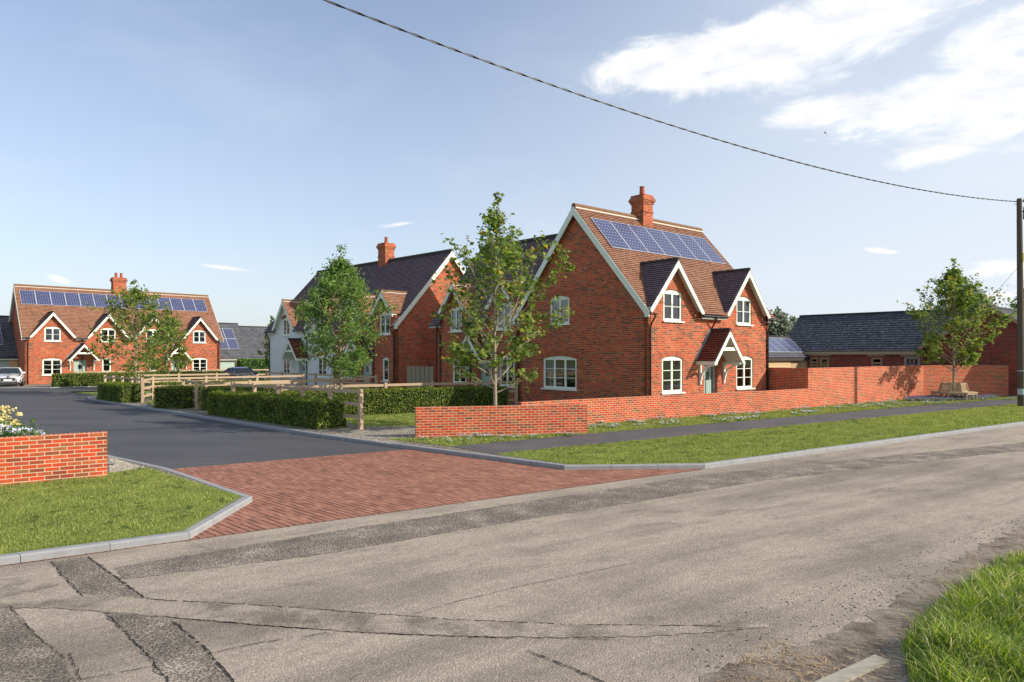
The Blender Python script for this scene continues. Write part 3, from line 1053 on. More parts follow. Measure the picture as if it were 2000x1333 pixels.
# ================= the four houses
h = empty('detached_house', 5.24, 26.0, 0, math.atan2(.634, .773))
tag(h, 'tall red brick cottage with two front gables and solar panels, nearest and largest house', 'house', 'new brick cottages')
make_house(h, 8.72, 7.72, 4.28, 8.68, front=[G3(1.54, cur=0), G3(6.76), U4(1.56), U4(6.70)],
           left=[G3(7.72 - 4.96, 2.15, n=3, cur=1), U4(7.72 - 4.95, 1.25)], doors=[(4.15, .95, 2.03)],
           gablets=[(1.52, 1.68, 4.22, 6.16), (6.66, 1.68, 4.22, 6.16)], porches=[4.2],
           pipes=[.1, 4.05 + .1, 8.62], chimneys=[(4.26, 3.82, .68, .72, 9.82, 1)], panels=(.28, 7, 1.172, 2.12, 3.36))
MAIN = h

h = empty('semi_detached_house', -4.19, 37.0, 0, math.atan2(-.725, .688))
tag(h, 'shaded brick cottage half hidden by the tall maple, left of the front cottage', 'house', 'new brick cottages')
make_house(h, 6.5, 7.0, 4.28, 8.5, tile='shaded_tile', ridge='dark_ridge', gtile='roof_tile', gm=True, gablet_ridge='ridge_clay',
           front=[G3(2.05, 1.15), dict(x=5.72, w=1.1, z0=.82, z1=2.3, rise=.12, n=2, r=2), U4(1.75, 1.0, z0=3.6, z1=4.9), U4(5.5, 1.05, z0=3.6, z1=4.9), dict(x=4.95, w=.3, z0=1.0, z1=2.1, n=1, r=1, arch=False)],
           doors=[(4.1, .92, 2.05)], gablets=[(1.75, 1.1, 4.75, 6.1), (5.5, 1.0, 4.8, 6.05)], porches=[3.75],
           pipes=[.45, 3.0])

Lc = 15.5
h = empty('pair_of_cottages', -6.7 - .72 * Lc, 38.8 + .695 * Lc, 0, math.atan2(-.695, .72))
tag(h, 'long shaded roofed pair of cottages, one half white rendered, the other red brick', 'house', 'new brick cottages')
make_house(h, Lc, 8.2, 4.28, 8.72, tile='shaded_tile', ridge='dark_ridge', gtile='roof_tile', gm=True, gablet_ridge='ridge_clay', split=(Lc - 6.55, 'render_white'),
           front=[G3(Lc - 12.95, 1.0), G3(Lc - 8.1, 1.15), G3(Lc - 5.05, 1.1), dict(x=Lc - .98, w=.62, z0=.82, z1=2.2, rise=.1, n=1, r=2, arch=False),
                  U4(Lc - 12.95, 1.0), U4(Lc - 8.4, 1.1), U4(Lc - 4.3, 1.1), U4(Lc - 1.05, 1.05, z0=3.55, z1=4.85)],
           doors=[(Lc - 10.7, .92, 2.05), (Lc - 3.05, .92, 2.05)],
           gablets=[(Lc - 1.05, 1.15, 4.72, 6.08), (Lc - 4.3, 1.15, 4.72, 6.08), (Lc - 8.4, 1.45, 4.25, 6.15), (Lc - 12.95, 1.5, 4.25, 6.2)],
           porches=[Lc - 10.9, Lc - 3.25], pipes=[.12, Lc - 10.0, Lc - 6.55, Lc - 2.15, Lc - .12], chimneys=[(Lc - 6.67, 4.1, .85, .75, 10.0, 1)])

La, Za = 15.35, -.14
h = empty('semi_detached_pair', -39.05, 54.0, Za, math.atan2(.695, .719))
tag(h, 'distant brick pair of cottages with a long row of solar panels and four gables', 'house', 'new brick cottages')
ga = [(1.88, 1.55, 4.05, 6.0), (5.9, 1.55, 4.05, 6.0), (9.45, 1.55, 4.05, 6.0), (13.45, 1.55, 4.05, 6.0)]
make_house(h, La, 7.4, 4.12, 8.25, front=[G3(1.85, 1.35, .82, 2.2, cur=2), G3(13.5, 1.35, .82, 2.2, cur=2), dict(x=5.77, w=.68, z0=1.0, z1=2.2, n=1, r=2, arch=False), dict(x=9.5, w=.68, z0=1.0, z1=2.2, n=1, r=2, arch=False)]
           + [U4(g[0], 1.15, 3.6, 4.8, cur=2) for g in ga], doors=[(3.82, .95, 2.03), (11.45, .95, 2.03)], gablets=ga, porches=[3.95, 11.4],
           pipes=[.2, 3.9 + .05, 11.42, La - .2], chimneys=[(7.6, 3.7, 1.05, .75, 9.55, 2)], panels=(.08, 14, 1.065, 2.2, 3.3), gauge=.16)


# ================= outbuildings
def outbuilding(name, label, x, y, rz, L, D, ze, zr, wallm, roofm, openings=(), panels=None, group='outbuildings with slate roofs', zb=0, ridge='dark_ridge', vo=.15, eo=.25, corbel=None, cat='garage', gauge=.2, gw=None, corners=False, valley=None):
    r = tag(empty(name, x, y, zb, rz), label, cat, group)
    tg = (zr - ze) / (D / 2)
    PF, PL, PR, PB = frame((0, 0), (1, 0), (0, -1)), frame((0, D), (0, -1), (-1, 0)), frame((L, 0), (0, 1), (1, 0)), frame((L, D), (-1, 0), (0, 1))
    mb = MB()
    holes = [[(a, b) for a, b in ((o[1] - o[2] / 2, o[3]), (o[1] + o[2] / 2, o[3]), (o[1] + o[2] / 2, o[4]), (o[1] - o[2] / 2, o[4]))] for o in openings]
    mb.plate([(0, -.2), (L, -.2), (L, ze), (0, ze)], holes, PF, 0, -.2)
    mb.plate([(0, -.2), (D, -.2), (D, ze), (D / 2, zr - .05), (0, ze)], [], PL, 0, -.2)
    mb.plate([(0, -.2), (D, -.2), (D, ze), (D / 2, zr - .05), (0, ze)], [], PR, 0, -.2)
    mb.plate([(0, -.2), (L, -.2), (L, ze), (0, ze)], [], PB, 0, -.2)
    if wallm == 'cladding':                                # overlapping boards
        z = 0.0
        while z < ze - .1:
            xs = [(0, L)]
            for o in openings:
                if o[3] < z + .1 < o[4]:
                    xs = [s_ for a, b in xs for s_ in ((a, min(b, o[1] - o[2] / 2)), (max(a, o[1] + o[2] / 2), b)) if s_[1] - s_[0] > .02]
            for a, b in xs:
                for e0, e1, aa, bb in ((.012, .034, a, b),):
                    q = [PF(aa, z, e1), PF(bb, z, e1), PF(bb, z + .19, e0), PF(aa, z + .19, e0)]
                    mb.poly(q); mb.poly([PF(aa, z, 0), PF(bb, z, 0), q[1], q[0]])
            z += .19
    mb.build('wall', wallm, r)
    sl = math.hypot(eo + D / 2, tg * (eo + D / 2)); cs, sn = (eo + D / 2) / sl, tg * (eo + D / 2) / sl
    mb = MB()
    for O, S, N in (((0, -eo, ze - eo * tg + .07), (0, cs, sn), (0, -sn, cs)), ((0, D + eo, ze - eo * tg + .07), (0, -cs, sn), (0, sn, cs))):
        slope_rows(mb, O, (1, 0, 0), S, N, sl, (lambda s: [(-vo, min(L, valley[0] + max(0, ze - eo * tg + s * sn - valley[1]) * valley[2]))]) if (valley and S[1] > 0) else (lambda s: [(-vo, L + vo)]), gauge, .026, 0, .25 if roofm == 'lichen_slate' else .2)
    rf = mb.build('roof', roofm, r)
    MB().beam((-vo, D / 2, zr + .09), (L + vo, D / 2, zr + .09), .2, .1).build('ridge_tiles', ridge, rf)
    zE = ze - eo * tg + .05
    fb = MB()
    xe = valley[0] if valley else L + vo
    fb.box(-vo, xe, -eo + .03, -eo + .055, zE - .2, zE - .005)
    fb.box(-vo, xe, -eo + .055, 0, zE - .2, zE - .18)
    fb.build('fascia', corbel or 'cream_paint', rf)
    if not corbel:
        MB().tube([(-vo, -eo - .02, zE - .05), (L + vo, -eo - .02, zE - .05)], .05, 8).build('gutter', 'black_plastic', rf)
    for o in openings:
        kind, xc, w, z0, z1 = o[:5]
        if kind == 'door':
            d = MB().plate([(xc - w / 2, z0), (xc + w / 2, z0), (xc + w / 2, z1), (xc - w / 2, z1)], [], PF, -.12, -.16)
            for k in range(1, 12):
                a = xc - w / 2 + w * k / 12
                d.plate([(a - .006, z0 + .03), (a + .006, z0 + .03), (a + .006, z1 - .03), (a - .006, z1 - .03)], [], PF, -.112, -.121)
            d.build('garage_door', 'sage_paint', r)
        elif kind == 'hatch':
            MB().plate([(xc - w / 2, z0), (xc + w / 2, z0), (xc + w / 2, z1), (xc - w / 2, z1)], [], PF, -.06, -.1).build('hatch', 'bench_wood', r)
        elif kind == 'slats':
            d = MB().plate([(xc - w / 2, z0), (xc + w / 2, z0), (xc + w / 2, z1), (xc - w / 2, z1)], [[(xc - w / 2 + .12, z0 + .1), (xc + w / 2 - .12, z0 + .1), (xc + w / 2 - .12, z1 - .14), (xc - w / 2 + .12, z1 - .14)]], PF, -.03, -.12)
            z = z0 + .12
            while z < z1 - .3:
                d.plate([(xc - w / 2 + .1, z), (xc + w / 2 - .1, z), (xc + w / 2 - .1, z + .13), (xc - w / 2 + .1, z + .13)], [], PF, -.07, -.1)
                z += .19
            d.build('slatted_window', 'barn_frame', r)
        elif kind in ('open', 'grey'):
            d = MB().plate([(xc - w / 2, z0), (xc + w / 2, z0), (xc + w / 2, z1), (xc - w / 2, z1)], [[(xc - w / 2 + .14, z0 + .1), (xc + w / 2 - .14, z0 + .1), (xc + w / 2 - .14, z1 - .14), (xc - w / 2 + .14, z1 - .14)]], PF, -.03, -.12)
            if kind == 'grey':
                for k in (1, 2):
                    a = xc - w / 2 + .14 + (w - .28) * k / 3
                    d.plate([(a - .02, z0 + .1), (a + .02, z0 + .1), (a + .02, z1 - .14), (a - .02, z1 - .14)], [], PF, -.05, -.08)
                for zz in (z1 - .55, z1 - .95):
                    d.plate([(xc - w / 2 + .14, zz), (xc + w / 2 - .14, zz), (xc + w / 2 - .14, zz + .035), (xc - w / 2 + .14, zz + .035)], [], PF, -.055, -.08)
            fw = d.build('window', 'grey_frame' if kind == 'grey' else 'barn_frame', r)
            MB().plate([(xc - w / 2 + .1, z0 + .05), (xc + w / 2 - .1, z0 + .05), (xc + w / 2 - .1, z1 - .1), (xc - w / 2 + .1, z1 - .1)], [], PF, -.1, -.11).build('pane', 'car_glass', fw)
    if panels:
        x0, npn, pw, w0, w1, rows = panels
        pl = math.hypot(w1 - w0, tg * (w1 - w0)) / rows
        fm = MB().box(0, pw - .012, 0, pl - .012, 0.0, .045)
        fm.poly([(.022, .022, .047), (pw - .034, .022, .047), (pw - .034, pl - .034, .047), (.022, pl - .034, .047)], 1, [(0, 0), (1, 0), (1, 1), (0, 1)])
        first = None
        for j in range(rows):
            for k in range(npn):
                if first is None: o = first = fm.build('solar_panel', ['panel_frame', 'solar_cells'], r)
                else:
                    o = first.copy(); COL.objects.link(o); o.parent = r
                wy = w0 + (w1 - w0) * j / rows
                o.location = Vector((x0 + k * pw, wy, ze + tg * wy + .07)) + Vector((0, -sn, cs)) * .03
                o.rotation_euler = (math.atan(tg), 0, 0)
    return r


ua, va = (.719, .695), (-.695, .719)
rzA = math.atan2(.695, .719)


def onA(s, t):
    return (-39.05 + ua[0] * s + va[0] * t, 54.0 + ua[1] * s + va[1] * t)


x, y = onA(-8.0, 3.3)
outbuilding('garage', 'shaded slate roofed garage with green door behind the silver car', x, y, rzA, 7.98, 7.0, 2.45, 5.75, 'cladding', 'slate',
            openings=[('door', 5.05, 4.7, 0.02, 2.15)], panels=(1.0, 6, 1.02, .8, 3.0, 2), zb=Za)
x, y = onA(15.4, 3.0)
outbuilding('garage', 'sunlit garage with pale green door and solar panels, behind the blue car', x, y, rzA, 3.9, 6.0, 2.35, 5.7, 'cladding', 'slate',
            openings=[('door', 1.5, 2.3, 0.02, 2.12)], panels=(.2, 3, 1.0, .55, 2.45, 2), zb=Za)
x, y = onA(19.5, 3.3)
outbuilding('long_garage', 'low slate roofed outbuilding behind the green hedge, left of the white cottage', x, y, rzA, 11.0, 6.4, 2.35, 5.45, 'cladding', 'slate', zb=Za)
# timber shed with panels behind the front cottage
us = (.773, .634)
sx0, sy0 = .4430 * 47 - us[0] * 7.4, 47 - us[1] * 7.4
outbuilding('timber_shed', 'small timber clad shed with slate roof and solar panels just right of the front cottage', sx0, sy0, math.atan2(.634, .773), 7.2, 3.2, 2.3, 3.55, 'cladding', 'slate',
            openings=[('hatch', 5.3, 1.35, .5, 2.02)], panels=(1.6, 5, 1.03, .15, 1.42, 1), corbel='dark_ridge', cat='shed')
# long brick barn: front (dark side) faces the camera's left
bx, by = 19.3, 47.9
db = (.67, -.742)


def kb(px, back=0.0):
    r_ = (px - 1000) / F
    return (by * r_ - bx) / (db[0] + .742 * r_)


rzB = math.atan2(db[1], db[0])
ops = [('slats', kb(1590), kb(1598) - kb(1582), .5, 2.18), ('open', kb(1610), kb(1619) - kb(1600), .5, 2.18), ('slats', kb(1712), kb(1723) - kb(1701), .3, 2.2), ('grey', kb(1781), kb(1797) - kb(1765), .2, 2.25)]
B = outbuilding('brick_barn', 'long dark slate barn with lichen speckled roof behind the tall garden wall', bx, by, rzB, 11.8, 6.2, 2.72, 5.15, 'old_brick', 'lichen_slate', openings=ops, corbel='barn_stone', cat='barn', vo=.25, gauge=.25, valley=(8.75, 2.74, 1.55))
PFb = frame((0, 0), (1, 0), (0, -1))
for p0, p1 in ((1578, 1623), (1694, 1728), (1758, 1801)):
    MB().plate([(kb(p0), 2.26), (kb(p1), 2.26), (kb(p1), 2.5), (kb(p0), 2.5)], [], PFb, .04, 0).build('lintel', 'barn_stone', B)
kx = 8.9
wx, wy = bx + db[0] * kx, by + db[1] * kx      # wing: its gable end stands flush with the barn front
# wing local x runs away from camera-left (perpendicular), so its left gable faces the camera's left
px_, py_ = .742, .67
wl = 6.8
ox, oy = wx + db[0] * wl - px_ * .03, wy + db[1] * wl - py_ * .03
w_ = outbuilding('barn_wing', 'brick barn wing with wide gable and grey slate roof, behind the pole', ox, oy, math.atan2(py_, px_), 14.0, wl, 2.9, 5.05, 'old_brick', 'slate', corbel='barn_frame', cat='barn', vo=.2, gauge=.25)
bb = MB()
for sg in (-1, 1):
    bb.beam((-.22, wl / 2 + sg * (wl / 2 + .25), 2.9 - .25 * .632 - .02), (-.22, wl / 2, 5.02), .05, .2)
bb.build('bargeboard', 'barn_frame', w_)
# ---------------------------------------------------------------- ground
rd, rn = (math.cos(R(33.3)), math.sin(R(33.3))), (-math.sin(R(33.3)), math.cos(R(33.3)))
ev, pv = (-.737, .676), (.676, .737)


def RD(r, n):
    return (rd[0] * r + rn[0] * n, rd[1] * r + rn[1] * n)


def EP(e, p):
    return (ev[0] * e + pv[0] * p, ev[1] * e + pv[1] * p)


def sheet(name, poly, z, mat, kind='structure', z0=None):
    mb = MB()
    if z0 is None:
        n = len(poly)
        if sum(poly[i][0] * poly[(i + 1) % n][1] - poly[(i + 1) % n][0] * poly[i][1] for i in range(n)) < 0: poly = poly[::-1]
        tris = tessellate_polygon([[Vector((p[0], p[1], 0)) for p in poly]])
        for t in tris:
            a, b, c = [poly[i] for i in t]
            if (b[0] - a[0]) * (c[1] - a[1]) - (c[0] - a[0]) * (b[1] - a[1]) < 0: b, c = c, b
            mb.poly([(a[0], a[1], z), (b[0], b[1], z), (c[0], c[1], z)])
    else:
        n = len(poly)
        if sum(poly[i][0] * poly[(i + 1) % n][1] - poly[(i + 1) % n][0] * poly[i][1] for i in range(n)) < 0: poly = poly[::-1]
        tris = tessellate_polygon([[Vector((p[0], p[1], 0)) for p in poly]])
        for t in tris:
            a, b, c = [poly[i] for i in t]
            if (b[0] - a[0]) * (c[1] - a[1]) - (c[0] - a[0]) * (b[1] - a[1]) < 0: b, c = c, b
            mb.poly([(a[0], a[1], z), (b[0], b[1], z), (c[0], c[1], z)])
        mb.prism(poly, z0, z, top=False, bottom=False)
    return tag(mb.build(name, mat), kind=kind)


LOW = -.10
sheet('ground', [(-900, -300), (900, -300), (900, 1500), (-900, 1500)], -.16, 'turf')
sheet('main_road', [RD(-140, -7), RD(140, -7), RD(140, 9.97), RD(-140, 9.97)], LOW, 'old_asphalt')
sheet('estate_road', [EP(11.2, 2), EP(11.2, 13), EP(52, 13), (6, 66), (-30, 80), (-90, 60), (-90, 30), EP(40, 2)], LOW + .004, 'new_asphalt')
pa, pb = G(325, 918, LOW), G(780, 880, LOW)
d_ = ((pb[0] - pa[0]), (pb[1] - pa[1]))
sheet('block_paving', [RD(-7, 9.93), RD(11.5, 9.93), (4.0, 14.8), (1.3, 14.7), (pb[0] + d_[0] * .3, pb[1] + d_[1] * .3), (pa[0] - d_[0] * .3, pa[1] - d_[1] * .3)], LOW + .008, 'paver')

far = 120
KR = [RD(far, 9.95), RD(60, 9.95), RD(30, 9.95), RD(11.55, 9.95), (1.12, 14.5), (-5.76, 20.15), (-15.85, 29.8), (-23.0, 36.6), (-23.8, 37.7), (-24.0, 38.7), (-23.4, 39.6), (-21.5, 41.2), (-8, 53)]
KL = [RD(-far, 9.95), RD(-40, 9.95), RD(1.35, 9.95), (-4.38, 11.38), (-7.24, 14.2), (-9.67, 16.1), (-18.5, 24.3), (-40, 44.5), (-75, 46)]
KA = [(-110, 48.2), (-33.8, 49.3), (-18, 64.5), (-2, 80)]


def offset(line, d):
    out = []
    for i, p in enumerate(line):
        a, b = line[max(i - 1, 0)], line[min(i + 1, len(line) - 1)]
        t1 = Vector((p[0] - a[0], p[1] - a[1])); t2 = Vector((b[0] - p[0], b[1] - p[1]))
        if t1.length < 1e-6: t1 = t2
        if t2.length < 1e-6: t2 = t1
        t1.normalize(); t2.normalize()
        n1, n2 = Vector((-t1.y, t1.x)), Vector((-t2.y, t2.x))
        m_ = (n1 + n2).normalized()
        k = d / max(.4, m_.dot(n1))
        out.append((p[0] + m_.x * k, p[1] + m_.y * k))
    return out


def kerb(line, side, name='kerb', mat='kerb_stone', stone=0.914, w=.125, z0=-.15, z1=.004, maxd=70):
    inner = offset(line, side * w)
    mb = MB()
    for i in range(len(line) - 1):
        a, b, c, d = Vector(line[i]), Vector(line[i + 1]), Vector(inner[i + 1]), Vector(inner[i])
        n = max(1, round((b - a).length / stone))
        for k in range(n):
            t0, t1 = k / n, (k + 1) / n
            if (a.lerp(b, t0)).length > maxd: continue
            g = .004 / max(.05, (b - a).length / n) / n
            t0, t1 = t0 + g, t1 - g
            q = [a.lerp(b, t0), a.lerp(b, t1), d.lerp(c, t1), d.lerp(c, t0)]
            zt = z1 + rnd.uniform(-.002, .002)
            # chamfered upper outer arris
            ia = (q[0] * .86 + q[3] * .14, q[1] * .86 + q[2] * .14)
            qq = [q[0], q[1], q[2], q[3]]
            mb.prism([(p.x, p.y) for p in qq], z0, zt - .022, bottom=False)
            mb.prism([(p.x, p.y) for p in (ia[0], ia[1], q[2], q[3])], zt - .022, zt, bottom=False)
            o1, o2 = q[0], q[1]
            mb.poly([(o1.x, o1.y, zt - .022), (o2.x, o2.y, zt - .022), (ia[1].x, ia[1].y, zt), (ia[0].x, ia[0].y, zt)])
            mb.poly([(o1.x, o1.y, zt - .0225), (o2.x, o2.y, zt - .0225), (ia[1].x, ia[1].y, zt - .001), (ia[0].x, ia[0].y, zt - .001)][::-1])
    return tag(mb.build(name, mat), kind='structure')


kerb(KR, 1 if False else -1)
kerb(KL, 1)
kerb(KA, 1, z1=-.03)
IR, IL, IA = offset(KR, -.13), offset(KL, .13), offset(KA, .13)
sheet('garden_ground', IR + [(60, 120), (140, 120)], 0.0, 'gravel', z0=-.15)
sheet('side_ground', IL + [(-120, 46), (-120, -60)], 0.0, 'gravel', z0=-.15)
sheet('yard_ground', IA + [(-2, 120), (-110, 120)], -.04, 'gravel', z0=-.15)

# sheets on the raised ground
verge_poly = [RD(far, 10.08), RD(11.6, 10.08), (1.3, 14.60), G(968, 888), RD(17, 13.7), RD(far, 13.7)]
sheet('verge', verge_poly, .004, 'turf')
pth = [RD(far, 13.7), RD(17, 13.7), G(968, 888), G(880, 873), (2.2, 20.2), RD(16.5, 15.6), RD(26, 15.55), RD(33, 15.75), RD(40, 15.6), RD(far, 15.6)]
sheet('footpath', pth, .008, 'path_asphalt')
border_poly = [G(880, 873), G(755, 858), (-2.8, 19.1), (2.35, 20.35), (.2, 21.1), RD(20, 17.7), RD(34, 18.0), (22.6, 37.0), (27.4, 38.0), (36, 39), (34.5, 36.8), RD(40, 15.65), RD(33, 15.8), RD(26, 15.6), RD(16.5, 15.65), (2.2, 20.15)]
sheet('border_turf', border_poly, .006, 'turf')
lawn1 = [G(700, 834), G(676, 822), (-8.0, 25.2), (.0, 29.6), (.9, 30.4), (4.7, 25.6), (4.0, 22.9), (-2.55, 19.6), G(812, 832)]
sheet('front_lawn', lawn1, .005, 'turf')
sheet('garden_lawn', [(-12.5, 27.6), (-9.3, 25.6), (.1, 30.9), (-4.6, 36.2), (-9.5, 34.5), (-13.3, 29.8)], .005, 'turf')
sheet('garden_lawn', [(-18.0, 32.9), (-14.4, 30.3), (-9.0, 35.0), (-13, 39.4), (-18.8, 35.6)], .005, 'turf')
sheet('nose_lawn', [(-22.8, 36.8), (-21.4, 35.4), (-19.5, 36.8), (-14, 41.5), (-17, 44.4), (-23.6, 38.9)], .005, 'turf')
ll = [RD(-far, 10.08), RD(1.3, 10.08), (-4.56, 11.38), G(287, 914), G(212, 925), (-8.0, 13.1), G(0, 952), RD(-far, 15.2)]
sheet('left_lawn', ll, .005, 'turf')
sheet('near_verge', [(2.95, 5.0), (3.35, 5.75), (3.9, 6.35), (4.6, 7.0), (6.0, 8.15), RD(14, 3.35), RD(60, 3.3), RD(120, 3.3), RD(120, -40), RD(-3, -40), (2.5, 3.0)], -.075, 'turf', z0=-.15)


# repairs and cracks in the old road
def ragged(poly, amp, step=.12, seed=1):
    r = random.Random(seed)
    out = []
    for i in range(len(poly)):
        a, b = Vector(poly[i]), Vector(poly[(i + 1) % len(poly)])
        n = max(1, int((b - a).length / step))
        for k in range(n):
            p = a.lerp(b, k / n)
            out.append((p.x + r.uniform(-amp, amp), p.y + r.uniform(-amp, amp)))
    return out


def gl(pts, z=LOW):
    return [G(x, y, z) for x, y in pts]


zp = LOW + .004
sheet('trench_repair', ragged(gl([(222, 1110), (600, 1047), (1000, 985), (1400, 925), (2150, 850), (2150, 862), (1500, 938), (1200, 988), (900, 1036), (640, 1082), (240, 1133)]), .028, .06, seed=2), zp, 'patch_asphalt')
sheet('trench_repair', ragged(gl([(100, 1097), (172, 1088), (214, 1118), (284, 1170), (345, 1215), (400, 1270), (470, 1360), (345, 1360), (275, 1270), (205, 1195), (160, 1165), (125, 1128)]), .028, .06, seed=3), zp + .001, 'patch_asphalt')
sheet('trench_repair', ragged(gl([(-60, 1190), (20, 1185), (60, 1230), (120, 1290), (160, 1360), (-60, 1380)]), .015, seed=4), zp, 'patch_asphalt')
sheet('trench_repair', ragged(gl([(-60, 1136), (60, 1126), (128, 1140), (60, 1156), (-60, 1168)]), .028, .06, seed=5), zp + .0005, 'worn_asphalt')
arc = [(-60, 1152), (120, 1158), (300, 1172), (480, 1182), (700, 1198), (900, 1212), (1100, 1221), (1300, 1224), (1500, 1213)]
arc2 = [(1500, 1226), (1300, 1243), (1100, 1247), (900, 1244), (700, 1236), (480, 1220), (300, 1203), (120, 1190), (-60, 1187)]
sheet('trench_repair', ragged(gl(arc + arc2), .016, .05, seed=6), zp + .002, 'worn_asphalt')
sheet('roadside_dirt', ragged(gl([(1330, 1345), (1430, 1300), (1560, 1265), (1680, 1215), (1790, 1150), (1900, 1075), (2100, 985), (2100, 1050), (2000, 1102), (1860, 1195), (1800, 1262), (1760, 1345)]), .07, .09, seed=7), zp, 'dirt')


def crack(pts, w, seed):
    r = random.Random(seed)
    P_ = gl(pts)
    mid = []
    for i in range(len(P_) - 1):
        a, b = Vector(P_[i]), Vector(P_[i + 1])
        n = max(2, int((b - a).length / .045))
        for k in range(n):
            p = a.lerp(b, k / n)
            mid.append(p + Vector((r.uniform(-1, 1), r.uniform(-1, 1))) * .010)
    mb = MB()
    for i in range(len(mid) - 1):
        if r.random() < .08: continue
        a, b = mid[i], mid[i + 1]
        d = (b - a).normalized(); n_ = Vector((-d.y, d.x))
        w0 = w * r.uniform(.25, 1); w1 = w * r.uniform(.25, 1)
        mb.poly([(a.x - n_.x * w0, a.y - n_.y * w0, zp + .006), (b.x - n_.x * w1, b.y - n_.y * w1, zp + .006), (b.x + n_.x * w1, b.y + n_.y * w1, zp + .006), (a.x + n_.x * w0, a.y + n_.y * w0, zp + .006)])
    return tag(mb.build('road_crack', 'crack_dark'), kind='structure')


crack([(172, 1089), (214, 1120), (284, 1171)], .010, 1)
crack([(100, 1098), (125, 1130), (163, 1168)], .007, 2)
crack([(205, 1196), (275, 1268), (345, 1350)], .006, 3)
crack([(338, 1215), (400, 1268), (440, 1312), (470, 1350)], .012, 4)
crack([(284, 1172), (480, 1182), (700, 1198), (900, 1213), (1100, 1221), (1420, 1225)], .009, 5)
crack([(300, 1205), (480, 1220), (700, 1237), (900, 1245), (1100, 1249), (1200, 1250)], .006, 6)
crack([(410, 1278), (520, 1255), (650, 1236)], .006, 7)
crack([(800, 1203), (900, 1175), (1010, 1148), (1250, 1098)], .005, 8)
crack([(1030, 1272), (1100, 1300), (1160, 1325), (1200, 1345)], .013, 9)
crack([(350, 1052), (420, 1078)], .004, 10)
crack([(135, 1278), (160, 1330), (300, 1302)], .007, 11)
crack([(222, 1111), (400, 1078), (620, 1044), (820, 1014)], .004, 12)
crack([(20, 1186), (60, 1232), (130, 1292)], .006, 13)
kerb([RD(-1.2, 3.02), RD(5.55, 3.02)], -1, name='flush_kerb', mat='old_kerb', z1=-.075, z0=-.15, w=.14)

# scatter on the road: straw, crumbs of earth, stones, a little gravel
PS = []


def scatter(name, poly_px, n, mat, smin, smax, z, label, cat, long=False, dens=None, flat=False, group=None):
    pts = []
    P_ = poly_px
    xs = [p[0] for p in P_]; ys = [p[1] for p in P_]
    def inside(x, y):
        c = False
        j = len(P_) - 1
        for i in range(len(P_)):
            if (P_[i][1] > y) != (P_[j][1] > y) and x < (P_[j][0] - P_[i][0]) * (y - P_[i][1]) / (P_[j][1] - P_[i][1]) + P_[i][0]: c = not c
            j = i
        return c
    while len(pts) < n:
        x, y = NR.uniform(min(xs), max(xs)), NR.uniform(min(ys), max(ys))
        if inside(x, y): pts.append((x, y))
    p = np.array(pts)
    n = len(p)
    a = NR.uniform(0, 2 * math.pi, n)
    s = smin + (smax - smin) * NR.random(n) ** 3
    if long:
        t = np.stack([np.cos(a), np.sin(a), NR.uniform(-.15, .15, n)], 1) * s[:, None]
        w = np.stack([-np.sin(a), np.cos(a), np.zeros(n)], 1) * NR.uniform(.002, .004, n)[:, None]
        c = np.stack([p[:, 0], p[:, 1], z + NR.uniform(.004, .025, n)], 1)
        v = np.stack([c - t - w, c + t - w, c + t + w, c - t + w], 1)
        return tag(np_mesh(name, v, 4, mat), label, cat, group, 'stuff')
    mb_v = []
    base = np.array([[1, 0, 0], [0, 1, 0], [-1, 0, 0], [0, -1, 0]]) * 1.0
    c = np.stack([p[:, 0], p[:, 1], np.full(n, z)], 1)
    sc_ = NR.uniform(.6, 1.2, (n, 4, 1))
    ang = a[:, None] + np.arange(4)[None] * math.pi / 2
    ring = np.stack([np.cos(ang), np.sin(ang), np.zeros_like(ang)], 2) * sc_ * s[:, None, None] + c[:, None]
    topp = c + np.stack([NR.uniform(-.3, .3, n) * s, NR.uniform(-.3, .3, n) * s, s * NR.uniform(.5, .9, n)], 1)
    me = bpy.data.meshes.new(name)
    verts = np.concatenate([ring, topp[:, None]], 1).reshape(-1, 3)
    faces = []
    for i in range(n):
        b = i * 5
        faces += [(b, b + 1, b + 4), (b + 1, b + 2, b + 4), (b + 2, b + 3, b + 4), (b + 3, b, b + 4)]
    me.from_pydata(verts.tolist(), [], faces)
    me.materials.append(M[mat])
    o = bpy.data.objects.new(name, me); COL.objects.link(o)
    return tag(o, label, cat, group, 'stuff')


scatter('straw', gl([(1380, 1345), (1470, 1270), (1500, 1245), (1560, 1262), (1640, 1300), (1600, 1345)]), 420, 'straw', .006, .05, LOW, 'pale broken straw and stalks lying on the road edge', 'straw', long=True)
scatter('straw', gl([(1700, 1345), (1730, 1290), (1790, 1240), (1880, 1170), (2000, 1080), (2060, 1030), (2000, 1020), (1850, 1110), (1740, 1240), (1500, 1310)]), 560, 'straw', .008, .05, LOW, 'loose straw along the foot of the long grass', 'straw', long=True)
scatter('stones', gl([(1300, 1340), (1400, 1200), (1650, 1130), (1850, 1060), (2100, 960), (2100, 1040), (1790, 1240), (1750, 1345)]), 2600, 'pebble', .003, .017, LOW, 'small stones and crumbs of earth on the muddy road edge', 'stones')
scatter('stones', gl([(-50, 1345), (-50, 1120), (900, 1010), (2050, 880), (2050, 960), (1400, 1200), (1300, 1345)]), 1300, 'pebble', .002, .008, LOW, 'scattered grit on the old road surface', 'grit')
scatter('stones', gl([(1560, 1280), (1650, 1190), (1720, 1130), (1760, 1120), (1780, 1150), (1700, 1230), (1640, 1290)]), 420, 'pebble', .003, .015, LOW, 'dark lumps of mud along the tyre track', 'mud')
scatter('gravel_stones', gl([(212, 892), (290, 916), (214, 924)], 0), 2600, 'gravel_stone', .006, .014, .0, 'pale gravel between the left wall and the kerb', 'gravel')
